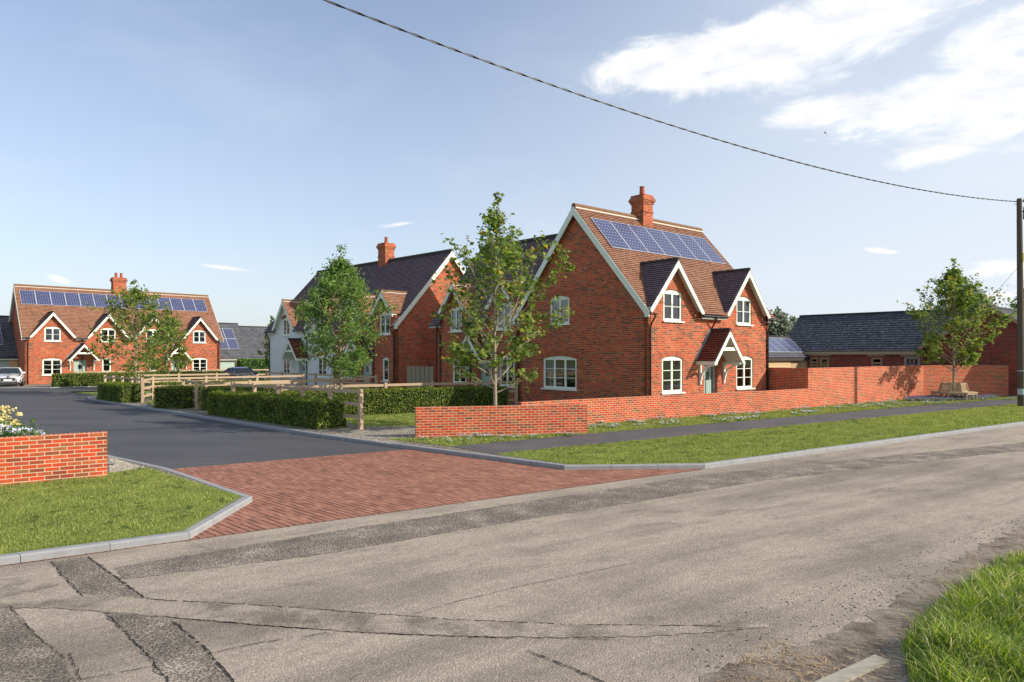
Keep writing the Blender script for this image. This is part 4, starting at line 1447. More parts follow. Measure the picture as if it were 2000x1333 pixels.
scatter('gravel_stones', gl([(640, 850), (760, 868), (812, 858), (812, 836), (700, 840)], 0), 5000, 'gravel_stone', .006, .016, .0, 'pale gravel strip between the hedge and the brick wall', 'gravel')


# ---------------------------------------------------------------- grass blades
def tri_sample(poly, n):
    tris = tessellate_polygon([[Vector((p[0], p[1], 0)) for p in poly]])
    T = np.array([[poly[i] for i in t] for t in tris], dtype=float)
    ar = np.abs((T[:, 1, 0] - T[:, 0, 0]) * (T[:, 2, 1] - T[:, 0, 1]) - (T[:, 2, 0] - T[:, 0, 0]) * (T[:, 1, 1] - T[:, 0, 1])) / 2
    n = int(n * ar.sum()) if n < 20000 else n
    k = NR.choice(len(T), n, p=ar / ar.sum())
    u, v = NR.random(n), NR.random(n)
    f = u + v > 1
    u[f], v[f] = 1 - u[f], 1 - v[f]
    return T[k, 0] + (T[k, 1] - T[k, 0]) * u[:, None] + (T[k, 2] - T[k, 0]) * v[:, None]


def blades(name, poly, dens, h0, h1, w, mat, z, label, cat='grass', curve=.4, segs=1, clump=0.0):
    p = tri_sample(poly, dens)
    n = len(p)
    if clump:
        ph = np.sin(p[:, 0] * 3.1 + 1.3 * np.sin(p[:, 1] * 2.3)) * np.cos(p[:, 1] * 2.7 + 1.1 * np.sin(p[:, 0] * 1.9))
    else:
        ph = np.zeros(n)
    h = NR.uniform(h0, h1, n) * (1 + clump * ph)
    a = NR.uniform(0, 2 * math.pi, n)
    d = np.stack([np.cos(a), np.sin(a), np.zeros(n)], 1)
    s = np.stack([-np.sin(a), np.cos(a), np.zeros(n)], 1)
    fa = NR.uniform(0, 2 * math.pi, n)                      # facing of the blade's width
    s = np.stack([np.cos(fa), np.sin(fa), np.zeros(n)], 1)
    base = np.concatenate([p, np.full((n, 1), z)], 1)
    ww = (w * NR.uniform(.6, 1.3, n))[:, None] * s / 2
    lean = (curve * NR.uniform(.1, 1, n) * h)[:, None] * d
    hz = np.zeros((n, 3)); hz[:, 2] = h
    if segs == 1:
        v = np.stack([base - ww, base + ww, base + hz * .95 + lean], 1)
        return tag(np_mesh(name, v, 3, mat), label, cat, None, 'stuff')
    p1 = base + hz * .45 + lean * .2
    p2 = base + hz * .82 + lean * .62
    p3 = base + hz * .95 + lean * 1.15
    V = np.stack([base - ww, base + ww, p1 + ww * .85, p1 - ww * .85, p2 + ww * .55, p2 - ww * .55, p3], 1).reshape(-1, 3)
    me = bpy.data.meshes.new(name)
    idx = np.arange(n)[:, None] * 7
    q = np.concatenate([idx + np.array([[0, 1, 2, 3]]), idx + np.array([[3, 2, 4, 5]])], 0)
    t = idx + np.array([[5, 4, 6]])
    me.vertices.add(len(V)); me.vertices.foreach_set('co', V.astype(np.float32).ravel())
    li = np.concatenate([q.ravel(), t.ravel()]).astype(np.int32)
    me.loops.add(len(li)); me.loops.foreach_set('vertex_index', li)
    npol = len(q) + len(t)
    me.polygons.add(npol)
    tot = np.concatenate([np.full(len(q), 4), np.full(len(t), 3)]).astype(np.int32)
    me.polygons.foreach_set('loop_start', np.concatenate([[0], np.cumsum(tot)[:-1]]).astype(np.int32))
    me.polygons.foreach_set('loop_total', tot)
    me.materials.append(M[mat]); me.update(calc_edges=True)
    o = bpy.data.objects.new(name, me); COL.objects.link(o)
    return tag(o, label, cat, None, 'stuff')


left_near = [RD(-9, 10.1), RD(1.25, 10.1), (-4.6, 11.35), G(287, 915), G(212, 926), G(-60, 957)]
blades('grass', left_near, 3400, .018, .05, .009, 'lawn_blade', .004, 'mown grass of the left verge in front of the brick wall', curve=1.0, clump=.3)
v_near = [RD(11.7, 10.1), (1.4, 14.62), G(970, 887), RD(17, 13.68), RD(24, 13.68), RD(24, 10.1)]
blades('grass', v_near, 2000, .02, .05, .012, 'lawn_blade', .003, 'mown grass of the verge between kerb and footpath', curve=1.0, clump=.3)
blades('grass', [RD(24, 10.1), RD(24, 13.68), RD(48, 13.68), RD(48, 10.1)], 700, .03, .065, .024, 'lawn_blade', .003, 'far end of the mown verge around the pole foot', curve=.6)
blades('grass', border_poly, 900, .03, .075, .02, 'lawn_blade', .006, 'grass strip along the foot of the garden wall', curve=.6)
blades('grass', lawn1, 700, .02, .05, .018, 'lawn_blade', .005, 'front garden lawn behind the hedge end post', curve=.6)
wild = [(3.12, 5.0), (3.52, 5.68), (4.1, 6.25), (4.8, 6.85), (6.25, 8.0), RD(14, 3.15), RD(19, 3.15), RD(16, -1), (5.5, 4.0), (3.1, 4.2)]
blades('long_grass', wild, 2100, .08, .25, .010, 'wild_blade', -.08, 'long bright green grass on the near right verge', curve=1.35, segs=3, clump=.5)
blades('long_grass', wild, 1500, .05, .16, .012, 'wild_blade', -.08, 'short undergrowth between the long grass blades on the near verge', curve=1.8, segs=3, clump=.2)
blades('long_grass', [(2.95, 4.9), (3.3, 5.72), (3.85, 6.35), (4.55, 7.0), (5.95, 8.2), RD(14, 3.4), RD(14, 3.1), (6.1, 8.0), (4.65, 6.9), (3.95, 6.2), (3.4, 5.6), (3.05, 4.9)], 1300, .03, .11, .009, 'wild_blade', -.08, 'shorter ragged grass at the edge of the near verge', curve=1.1, segs=3, clump=.3)

def weeds(poly, n, size, label, seed):
    rng = np.random.default_rng(seed)
    p = tri_sample(poly, 20000)[:n]
    k = 9
    c = np.repeat(p, k, 0)
    a = rng.uniform(0, 2 * math.pi, len(c))
    q = np.stack([c[:, 0] + np.cos(a) * size * .5, c[:, 1] + np.sin(a) * size * .5, rng.uniform(.015, .05, len(c))], 1)
    d = np.stack([np.cos(a), np.sin(a), rng.uniform(.1, .5, len(c))], 1) * size * rng.uniform(.5, 1.1, len(c))[:, None] * .5
    w = np.stack([-np.sin(a), np.cos(a), np.zeros(len(c))], 1) * size * .13
    return tag(np_mesh('weeds', np.stack([q - d, q + w, q + d, q - w], 1), 4, 'hedge_leaf'), label, 'weeds', None, 'stuff')


weeds(left_near, 130, .11, 'small broad leaved weeds in the left lawn', 1)
weeds(v_near, 230, .12, 'small broad leaved weeds in the right verge', 2)

# ---------------------------------------------------------------- brick garden walls


def garden_wall(name, line, th, h, label, group='new brick garden walls', cap=True, z0=-.1, cat='wall'):
    r = tag(empty(name, line[0][0], line[0][1]), label, cat, group)
    loc = [(p[0] - line[0][0], p[1] - line[0][1]) for p in line]
    back = offset(loc, th)
    mb = MB()
    n = len(loc)
    h = round((h + .03) / .075) * .075
    r.location.z = -.03
    q = lambda p, z: (p[0], p[1], z)
    for i in range(n - 1):
        a, b, c, d = loc[i], loc[i + 1], back[i + 1], back[i]
        mb.poly([q(a, z0), q(b, z0), q(b, h), q(a, h)])
        mb.poly([q(c, z0), q(d, z0), q(d, h), q(c, h)])
        L_ = math.hypot(b[0] - a[0], b[1] - a[1])
        mb.poly([q(a, h), q(b, h), q(c, h), q(d, h)], 1, [(0, .02), (0, .02 + L_), (.215, .02 + L_), (.215, .02)])
    a, d = loc[0], back[0]
    mb.poly([q(d, z0), q(a, z0), q(a, h), q(d, h)])
    a, d = loc[-1], back[-1]
    mb.poly([q(a, z0), q(d, z0), q(d, h), q(a, h)])
    mb.build('brickwork', 'wall_brick', r)
    return r


garden_wall('brick_wall', [G(-500, 1000)[:2] if False else (-16.5, 7.3 + .0), (-7.93, 13.2)], .22, .87, 'low red brick wall at the left edge of the picture with flowers behind it')
garden_wall('brick_wall', [(-2.75, 19.26), (2.28, 20.40)], .22, .875, 'short low brick wall with its end by the gravel strip, in the middle of the picture')
garden_wall('brick_wall', [(.3, 21.25), (2.56, 22.85), (10.6, 27.95), (13.1, 29.75)], .22, .87, 'long low brick wall running in front of the tall cottage')
garden_wall('brick_wall', [(11.90, 31.66), (13.12, 29.86)], .22, 1.8, 'short shaded tall brick wall joining the corner of the front cottage')
garden_wall('brick_wall', [(13.12, 29.85), (17.6, 33.3), (22.6, 37.0), (27.4, 38.0), (42, 40.5)], .22, 1.8, 'tall brick garden wall behind the round bench and the young tree')


# ---------------------------------------------------------------- hedges
def hedge(p0, p1, w, h, label, z=0.0, leaf=.055, dens=900, mat='hedge_leaf', group='clipped garden hedges', seed=1, name='hedge', rough=.05, cat='hedge'):
    rng = np.random.default_rng(seed)
    dx, dy = p1[0] - p0[0], p1[1] - p0[1]
    L = math.hypot(dx, dy)
    r = tag(empty(name, p0[0], p0[1], z, math.atan2(dy, dx)), label, cat, group)
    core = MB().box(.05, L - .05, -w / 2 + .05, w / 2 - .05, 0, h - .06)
    core.build('dark_core', 'hedge_core', r)  # solid, nearly black box filling the inside of the hedge
    faces = [((0, -w / 2, 0), (L, 0, 0), (0, 0, h), (0, -1, 0)), ((0, w / 2, 0), (L, 0, 0), (0, 0, h), (0, 1, 0)),
             ((0, -w / 2, h), (L, 0, 0), (0, w, 0), (0, 0, 1)), ((0, -w / 2, 0), (0, w, 0), (0, 0, h), (-1, 0, 0)), ((L, -w / 2, 0), (0, w, 0), (0, 0, h), (1, 0, 0))]
    P_, N_ = [], []
    for o, a, b, nn in faces:
        o, a, b, nn = map(np.array, (o, a, b, nn))
        n = int(np.linalg.norm(a) * np.linalg.norm(b) * dens)
        p = o + rng.random((n, 1)) * a + rng.random((n, 1)) * b
        bump = np.sin(p[:, 0] * 4.3 + seed) * np.sin(p[:, 1] * 5.1 + p[:, 2] * 4.7) * rough
        p = p + nn * (bump + rng.normal(0, .022, n))[:, None]
        P_.append(p); N_.append(nn + rng.normal(0, .55, (n, 3)))
    k = int(L * w * 45)
    sp = np.stack([rng.uniform(0, L, k), rng.uniform(-w / 2, w / 2, k), h + .02 + .09 * rng.random(k) ** 2], 1)
    P_.append(sp); N_.append(rng.normal(0, 1, (k, 3)))
    P_, N_ = np.concatenate(P_), np.concatenate(N_)
    P_[:, 2] = np.clip(P_[:, 2], .01, None)
    np_mesh('foliage', leaf_quads(P_, N_, leaf, rng, .62, .3), 4, mat, r)
    return r


def off(p, q, d):
    v_ = Vector((q[0] - p[0], q[1] - p[1])).normalized()
    n = Vector((-v_.y, v_.x)) * d
    return (p[0] + n.x, p[1] + n.y), (q[0] + n.x, q[1] + n.y)


a, b = off((-6.2, 21.4), (-12.1, 26.75), -.58)
hedge(a, b, 1.1, .88, 'nearest long clipped hedge beside the estate road, left of the end fence post', seed=2, dens=1500)
hedge((-15.75, 30.6), (-14.25, 30.3), 1.5, .92, 'short square hedge block by the road between two longer hedges', seed=3, dens=900)
a, b = off((-19.1, 32.95), (-22.0, 35.65), -.55)
hedge(a, b, 1.05, .87, 'far clipped hedge block at the bend of the estate road', seed=4, dens=800)
hedge((-8.6, 25.3), (-.35, 29.75), .8, .96, 'long hedge crossing the picture behind the front lawn, ending by the tall cottage', seed=5, dens=1000)
hedge((-13.1, 28.7), (-10.7, 31.1), .8, .95, 'hedge behind the nearest hedge, under the middle fence rails', seed=6, dens=700)
hedge((-34.0, 49.9), (-23.0, 59.6), .9, .95, 'distant hedge in front of the far pair of cottages', z=-.05, seed=7, dens=420, leaf=.08)
hedge((-19.4, 36.9), (-14.6, 40.6), .8, .8, 'hedge behind the second row of fence rails', seed=8, dens=420, leaf=.07)
hedge((-24.6, 60.5), (-17.0, 66.0), 1.2, 1.9, 'tall bright green leafy hedge in front of the low outbuilding', z=-.05, seed=9, dens=260, leaf=.13, mat='laurel_leaf', rough=.1)


# ---------------------------------------------------------------- fences
def fence(pts, h, label, rails=3, z=0.0, side=1, posth=.05, end=None, group='post and rail garden fences'):
    r = tag(empty('fence', pts[0][0], pts[0][1], z), label, 'fence', group)
    lp = [Vector((p[0] - pts[0][0], p[1] - pts[0][1], 0)) for p in pts]
    pm = None
    for i, p in enumerate(lp):
        d = (lp[min(i + 1, len(lp) - 1)] - lp[max(i - 1, 0)]).normalized()
        if pm is None:
            pm = MB().box(-.06, .06, -.06, .06, -.05, h)
            o = pm.build('post', 'fence_wood', r, bevel=.006)
            first = o
        else:
            o = first.copy(); COL.objects.link(o); o.parent = r
        o.location = p
        o.rotation_euler = (0, 0, math.atan2(d.y, d.x) + rnd.uniform(-.03, .03))
    for i in range(len(lp) - 1):
        d = (lp[i + 1] - lp[i]).normalized()
        n = Vector((-d.y, d.x, 0)) * side * .012
        for k in range(rails):
            zt = h - posth - .05 - k * .40
            a = lp[i] + n - d * .0 + Vector((0, 0, zt + rnd.uniform(-.008, .008)))
            b = lp[i + 1] + n + d * .0 + Vector((0, 0, zt + rnd.uniform(-.008, .008)))
            MB().beam(a + d * .003, b - d * .003, .036, .105).build('rail', 'fence_wood', r)
    return r


def lerp_pts(a, b, n):
    return [(a[0] + (b[0] - a[0]) * i / (n - 1), a[1] + (b[1] - a[1]) * i / (n - 1)) for i in range(n)]


fence(lerp_pts((-4.83, 21.5), (-11.1, 26.8), 6), 1.29, 'nearest post and rail fence behind the long hedge, ending in a tall post', side=-1)
fence([(-13.7, 29.25), (-14.8, 30.9), (-15.9, 32.6)], 1.25, 'short fence run turning back from the single post between two hedges', side=-1)
fence(lerp_pts((-13.7, 29.25), (-7.6, 35.3), 5)[1:] and lerp_pts((-13.55, 29.5), (-7.6, 35.3), 5), 1.2, 'fence crossing the middle gardens, in front of the white cottage', side=-1)
fence(lerp_pts((-8.96, 26.3), (.2, 31.15), 6), 1.2, 'fence above the long hedge, leading to the tall cottage', side=-1)
fence([(-18.2, 33.2), (-18.95, 35.5), (-16.8, 37.0), (-14.6, 38.6), (-12.4, 40.1)], 1.2, 'two sided fence from the far hedge block towards the blue car', side=-1)
fence(lerp_pts((-18.9, 34.4), (-23.2, 38.4), 5), 1.2, 'dark toned fence along the back of the far hedge block', side=-1)
fence(lerp_pts((-22.6, 40.8), (-17.2, 44.6), 4), 1.2, 'fence beyond the bend, below the two small trees', side=-1)
fence(lerp_pts((-33.5, 51.6), (-24.2, 60.4), 7), 1.15, 'distant fence along the front of the far pair of cottages', side=-1, z=-.05)
fence(lerp_pts((-17.2, 47.2), (-7.7, 38.2), 7), 1.2, 'shaded fence running along the front of the white and brick pair', side=1)
fence(lerp_pts((-24.0, 59.0), (-17.0, 64.0), 4), 1.1, 'far brown fence in front of the tall bright hedge', side=-1)

# timber gate between the middle and rear cottages
gx0, gy0, gx1, gy1 = -5.95, 38.15, -4.3, 36.95
g = tag(empty('timber_gate', gx0, gy0, 0, math.atan2(gy1 - gy0, gx1 - gx0)), 'weathered close boarded timber gate between two brick cottages', 'gate')
gl_ = math.hypot(gx1 - gx0, gy1 - gy0)
for k in range(2):
    mb = MB()
    n = 6
    for i in range(n):
        a0 = k * gl_ / 2 + gl_ / 2 * i / n
        mb.box(a0 + .008, a0 + gl_ / 2 / n - .008, -.03 * (i % 2), .02, .05, 1.72 + .0)
    mb.build('gate_leaf', 'gate_wood', g)
MB().beam((0, .05, 1.5), (gl_, .05, 1.5), .05, .1).beam((0, .05, .4), (gl_, .05, .4), .05, .1).build('crossbar', 'gate_wood', g)


# ---------------------------------------------------------------- trees
def tree(name, label, x, y, H, clear, rad, seed, nb=30, twigs=6, per=24, leaf=.13, lmat='maple_leaf', bmat='bark', r0=.055, elev=(25, 55), prof=None, spread=.13, group=None, z=0.0, cat='tree', droop=0.0, triple=False, tsz=1.0, clump=False):
    rng = np.random.default_rng(seed)
    rr = random.Random(seed)
    r = tag(empty(name, x, y, z), label, cat, group)
    wood = MB()
    n = 12
    wob = [Vector((0, 0, 0))]
    for i in range(1, n + 1):
        t = i / n
        wob.append(Vector((math.sin(t * 5 + seed) * .05 * t, math.cos(t * 4 + seed) * .04 * t, H * .97 * t)))
    wood.tube(wob, [r0 * (1 - .93 * (i / n) ** .9) + (.02 if i == 0 else 0) for i in range(n + 1)], 9)

    def trunk_at(z_):
        t = max(0, min(.999, z_ / (H * .97))) * n
        i = int(t)
        return wob[i].lerp(wob[i + 1], t - i)
    prof = prof or (lambda t: (1 - t) ** .8 * (.62 + 1.25 * min(t * 3.2, 1)) * .78)
    P_, N_ = [], []

    def leaves_along(a, b, cnt, sp):
        for _ in range(cnt):
            t = rr.random() ** .7
            p = a.lerp(b, t)
            P_.append((p.x + rr.gauss(0, sp), p.y + rr.gauss(0, sp), p.z + rr.gauss(0, sp * .8) - droop * rr.random()))
    for i in range(nb):
        t = (i + .5) / nb
        t = t ** 1.05
        zb = clear + (H - clear) * t * .93
        L = rad * prof(t) * rr.uniform(.72, 1.22)
        az = i * 2.399 + rr.uniform(-.3, .3)
        el = R(elev[0] + (elev[1] - elev[0]) * t + rr.uniform(-8, 8))
        start = trunk_at(zb * .93)
        d = Vector((math.cos(az) * math.cos(el), math.sin(az) * math.cos(el), math.sin(el)))
        pts = [start]
        m_ = 6
        for k in range(1, m_ + 1):
            q = k / m_
            dd = d + Vector((0, 0, .22 * q)) + Vector((rr.uniform(-.12, .12), rr.uniform(-.12, .12), rr.uniform(-.05, .1)))
            pts.append(pts[-1] + dd.normalized() * L / m_)
        wood.tube(pts, [max(.006, r0 * .36 * (1 - .6 * t)) * (1 - .85 * k / m_) + .003 for k in range(m_ + 1)], 5, cap=False)
        dens_ = rr.choice((.45, .8, 1.1, 1.5)) if clump else 1.0
        for k in range(twigs):
            q = .28 + .72 * (k + rr.random()) / twigs
            i0 = min(m_ - 1, int(q * m_))
            p = pts[i0].lerp(pts[i0 + 1], q * m_ - i0)
            bd = (pts[i0 + 1] - pts[i0]).normalized()
            td = (bd * .7 + Vector((rr.gauss(0, 1), rr.gauss(0, 1), rr.gauss(.25, .6))).normalized() * .9).normalized()
            tl = L * .30 * (1.15 - .55 * q) * rr.uniform(.7, 1.25) + .10
            e = p + td * tl
            wood.tube([p, p.lerp(e, .5) + Vector((0, 0, .02)), e], [.007, .005, .003], 4, cap=False)
            leaves_along(p.lerp(e, .15), e + td * .1, int(dens_ * (1 - .55 * max(0, t - .35) / .65) * per * (.55 + tl / (rad * .35)) * rr.uniform(.4, 1.4)), spread * (.55 + .5 * rr.random()))
        leaves_along(pts[m_ - 2], pts[m_] + d * .08, int(per * .8 * (1.1 - .6 * t)), spread * .7)
    # leader
    top = trunk_at(H)
    for k in range(9):
        zz = H * (.80 + .2 * k / 8)
        p = trunk_at(min(zz, H * .97))
        e = p + Vector((rr.gauss(0, .17), rr.gauss(0, .17), .18)) * (1.25 - k / 9)
        leaves_along(p, e, int(per * .5), spread * .5)
    wood.build('trunk', bmat, r, smooth=True)
    P_ = np.array(P_)
    if triple:
        nn = rng.normal(0, .5, P_.shape) + np.array([0.15, -.25, .75])
        nn = unit(nn)
        s = leaf
        ax = unit(np.cross(nn, rng.normal(size=nn.shape)))
        bx_ = np.cross(nn, ax)
        sz = (s * rng.uniform(.6, 1.25, len(P_)))[:, None]
        # seven-cornered lobed leaf
        cf = [(-.5, 0), (-.15, -.30), (.12, -.52), (.14, -.2), (.55, 0), (.14, .2), (.12, .52), (-.15, .30)]
        v = np.stack([P_ + ax * sz * a_ + bx_ * sz * b_ + nn * sz * (abs(b_) * .35) for a_, b_ in cf], 1)
        np_mesh('crown', v, 8, lmat, r)
    else:
        nn = rng.normal(0, .6, P_.shape) + np.array([0.1, -.15, .55])
        np_mesh('crown', leaf_quads(P_, nn, leaf, rng, .45 if lmat == 'fern_leaf' else .7, .25), 4, lmat, r)
    return r


TG = 'young staked street trees'
TG = 'young garden trees'
tree('maple_tree', 'tall young maple with some yellow leaves standing behind the short low wall, nearest tree', -.53, 21.3, 7.62, 1.2, 2.8, 3, nb=42, twigs=8, per=16, leaf=.155, triple=True, group=TG, r0=.075, elev=(22, 64), spread=.11, prof=lambda t: (1 - t) ** .95 * (.72 + 1.1 * min(t * 3.5, 1)) * .74 + .06, clump=True)
tree('ash_tree', 'dense feathery green tree in front of the white and brick pair', -6.95, 27.35, 6.9, 1.5, 2.0, 14, nb=46, twigs=8, per=27, leaf=.14, lmat='fern_leaf', group=TG, r0=.075, elev=(18, 60), spread=.15)
tree('maple_tree', 'small maple in front of the far pair of cottages, left of a second one', -22.9, 41.0, 6.95, 1.0, 2.9, 5, nb=40, twigs=7, per=15, leaf=.17, group=TG, r0=.075, elev=(15, 58))
tree('maple_tree', 'second smaller maple in front of the far pair, right of the taller one', -24.3, 47.6, 5.6, .8, 2.0, 8, nb=32, twigs=7, per=15, leaf=.17, group=TG, r0=.06, elev=(15, 58))
tree('maple_tree', 'young maple growing through the round bench before the tall wall', 23.2, 35.4, 7.5, 1.5, 2.75, 21, nb=46, twigs=8, per=20, leaf=.18, triple=True, group=TG, r0=.07, elev=(30, 66), spread=.12, clump=True, prof=lambda t: (1 - t) ** .9 * (.70 + 1.1 * min(t * 3.5, 1)) * .76 + .04)
BG = 'background trees beyond the barns'
tree('conifer_tree', 'hazy grey green conifer beyond the shed, right of the tall cottage', .395 * 68, 68, 7.0, .5, 3.4, 31, nb=34, twigs=7, per=26, leaf=.34, lmat='grey_haze_leaf', bmat='dark_bark', group=BG, elev=(20, 45), spread=.3, r0=.2, prof=lambda t: (1 - t) ** .6)
tree('conifer_tree', 'second hazy conifer just left of the barn roof end', .418 * 76, 76, 6.6, .5, 2.6, 34, nb=26, twigs=6, per=24, leaf=.36, lmat='grey_haze_leaf', bmat='dark_bark', group=BG, elev=(20, 45), spread=.3, r0=.2, prof=lambda t: (1 - t) ** .6)
tree('willow_tree', 'broad pale grey tree rising behind the barn roof', .672 * 74, 74, 9.8, 2.5, 3.6, 33, nb=46, twigs=8, per=30, leaf=.30, lmat='grey_haze_leaf', bmat='dark_bark', group=BG, elev=(10, 60), spread=.35, r0=.25, prof=lambda t: math.sin(math.pi * min(1, .25 + t * .8)) ** .5)
tree('birch_tree', 'distant tree at the right edge behind the pole', .765 * 64, 64, 9.6, 2.5, 2.2, 35, nb=30, twigs=6, per=22, leaf=.28, lmat='fern_leaf', bmat='dark_bark', group=BG, elev=(20, 60), spread=.25, r0=.18)
tree('shrub', 'sparse leafy branch tops at the corner of the white cottage', -20.0, 56.0, 5.6, 1.0, 1.0, 36, nb=16, twigs=4, per=14, leaf=.2, lmat='maple_leaf', elev=(20, 60), r0=.04, cat='shrub')
# ---------------------------------------------------------------- round tree bench
bnx, bny = 23.2, 35.4
bn = tag(empty('tree_bench', bnx, bny), 'round slatted wooden bench encircling the young tree by the tall wall', 'bench')
sb = MB()
ns = 48
for ri, (r0_, r1_) in enumerate(((.50, .60), (.62, .72), (.74, .84), (.86, .96), (.98, 1.08))):
    for i in range(8):
        a0, a1 = 2 * math.pi * i / 8, 2 * math.pi * (i + 1) / 8
        q = [(r * math.cos(a), r * math.sin(a)) for r, a in ((r0_, a0), (r1_, a0), (r1_, a1), (r0_, a1))]
        sb.prism(q, .40, .435)
sb.build('seat', 'bench_wood', bn)
bk = MB()
for i in range(8):
    a0, a1 = 2 * math.pi * i / 8, 2 * math.pi * (i + 1) / 8
    p0, p1 = Vector((math.cos(a0), math.sin(a0), 0)), Vector((math.cos(a1), math.sin(a1), 0))
    bk.beam(p0 * .56 + Vector((0, 0, .86)), p1 * .56 + Vector((0, 0, .86)), .05, .07)
    bk.beam(p0 * .66 + Vector((0, 0, .47)), p1 * .66 + Vector((0, 0, .47)), .04, .06)
    for k in range(5):
        t = (k + .5) / 5
        bk.beam(p0.lerp(p1, t) * .66 + Vector((0, 0, .47)), p0.lerp(p1, t) * .56 + Vector((0, 0, .84)), .05, .022, up=p0.lerp(p1, t))
    bk.beam(p0 * .68 + Vector((0, 0, .42)), p0 * .54 + Vector((0, 0, .92)), .05, .06, up=p0)
bk.build('backrest', 'bench_wood', bn)
for i in range(8):
    a = 2 * math.pi * i / 8
    for rr_ in (1.0, .6):
        c, s_ = math.cos(a) * rr_, math.sin(a) * rr_
        MB().beam((c, s_, -.01), (c, s_, .398), .06, .06, up=(c, s_, 0)).build('leg', 'bench_wood', bn)
ap = MB()
for i in range(8):
    a0, a1 = 2 * math.pi * i / 8, 2 * math.pi * (i + 1) / 8
    ap.beam((math.cos(a0) * 1.04, math.sin(a0) * 1.04, .36), (math.cos(a1) * 1.04, math.sin(a1) * 1.04, .36), .03, .07)
ap.build('seat_rail', 'bench_wood', bn)

# ---------------------------------------------------------------- pole and cables
pxy = (23.25, 30.75)
pl = tag(empty('utility_pole', *pxy), 'tall dark timber utility pole on the grass at the right edge', 'pole')
pl.rotation_euler = (0, R(-.6), 0)
PH = 9.5
MB().tube([(0, 0, -.3), (0, 0, 3), (0, 0, 6.5), (0, 0, PH - .05), (0, 0, PH)], [.145, .135, .12, .104, .085], 16).build('pole_shaft', 'pole_wood', pl, smooth=False)
tb = MB().tube([(.20, -.02, PH - .95), (.25, -.02, PH - .8), (.26, -.02, PH - .45), (.21, -.02, PH - .35)], [.05, .085, .085, .03], 10)
tb.tube([(.1, 0, PH - .6), (.25, 0, PH - .6)], .03, 6)
tb.build('junction_box', 'black_plastic', pl)
ib_ = MB()
ib_.tube([(.10, 0, PH - .12), (.45, .05, PH - .12)], .03, 6)
for dx, dz in ((.22, .02), (.32, -.02), (.42, .02)):
    ib_.tube([(dx, 0, PH - .2 + dz), (dx, 0, PH - .1 + dz), (dx + .02, 0, PH - .02 + dz)], [.03, .055, .02], 8)
ib_.tube([(.2, 0, PH - .1), (.4, .0, PH - .3), (.62, .05, PH - .45)], .02, 6)
ib_.build('insulator', 'steel', pl)
MB().tube([(-.25, .0, PH - .14), (-.1, 0, PH - .12)], .02, 6).tube([(-.22, .0, PH - .26), (-.1, 0, PH - .26)], .015, 6).build('bracket', 'steel', pl)
MB().box(.03, .15, -.135, -.108, 6.6, 7.0).build('tag', 'tag_yellow', pl)
MB().tube([(0, 0, .55), (0, 0, .82)], .146, 16, cap=False).build('band', 'tag_pale', pl)
MB().tube([(0, 0, 1.62), (0, 0, 1.66)], .143, 16, cap=False).build('strap', 'steel', pl)

# twisted overhead cable
rdv = Vector((-.839, -.544, 0))
top = Vector((pxy[0] - .24, pxy[1], 9.36))


def cab(s):
    return top + rdv * s + Vector((0, 0, .0031 * ((s - 15.5) ** 2 - 240.25)))


cb = MB()
for ph in (0, math.pi):
    pts = []
    s = 0
    side = Vector((.544, -.839, 0))
    while s < 47:
        a = s * 2 * math.pi / .9 + ph
        pts.append(cab(s) + side * math.cos(a) * .012 + Vector((0, 0, 1)) * math.sin(a) * .012)
        s += .062
    cb.tube(pts, .0135, 6)
c_ = cb.build('power_cable', 'cable_black', smooth=True)
tag(c_, 'twisted overhead cable sweeping across the sky from the pole', 'cable')
w0, w1 = Vector((pxy[0], pxy[1], 6.55)), Vector((26.9, 39.5, 5.0))
MB().tube([w0.lerp(w1, k / 10) - Vector((0, 0, .25 * math.sin(math.pi * k / 10))) for k in range(11)], .008, 5).build('service_wire', 'cable_black')
tag(bpy.data.objects['service_wire'], 'thin wire from the pole down towards the barn roof', 'wire')
w2 = Vector((60, 34, 9.0))
MB().tube([Vector((pxy[0] + .3, pxy[1], 9.25)).lerp(w2, k / 12) - Vector((0, 0, .8 * math.sin(math.pi * k / 12))) for k in range(13)], .02, 5).build('onward_cable', 'cable_black')
tag(bpy.data.objects['onward_cable'], 'cable leaving the pole to the right', 'cable')

# ---------------------------------------------------------------- bird
bd = MB()
S_ = .18
for sx in (-1, 1):
    bd.tube([(0, 0, 0), (sx * S_ * .55, .03, .09), (sx * S_ * 1.1, -.04, .06)], [.03, .02, .006], 6)
bd.tube([(0, -.17, .01), (0, -.1, .0), (0, 0, 0), (0, .1, .01), (0, .13, .015)], [.01, .025, .038, .022, .008], 8)
b_ = bd.build('bird', 'bird_feather', smooth=True)
b_.location = ((1611 - 1000) / F * 52, 52, 2.4 + (692 - 260) / F * 52); b_.rotation_euler = (R(35), R(50), R(40))
tag(b_, 'tiny dark bird flying high in the sky under the clouds', 'bird')


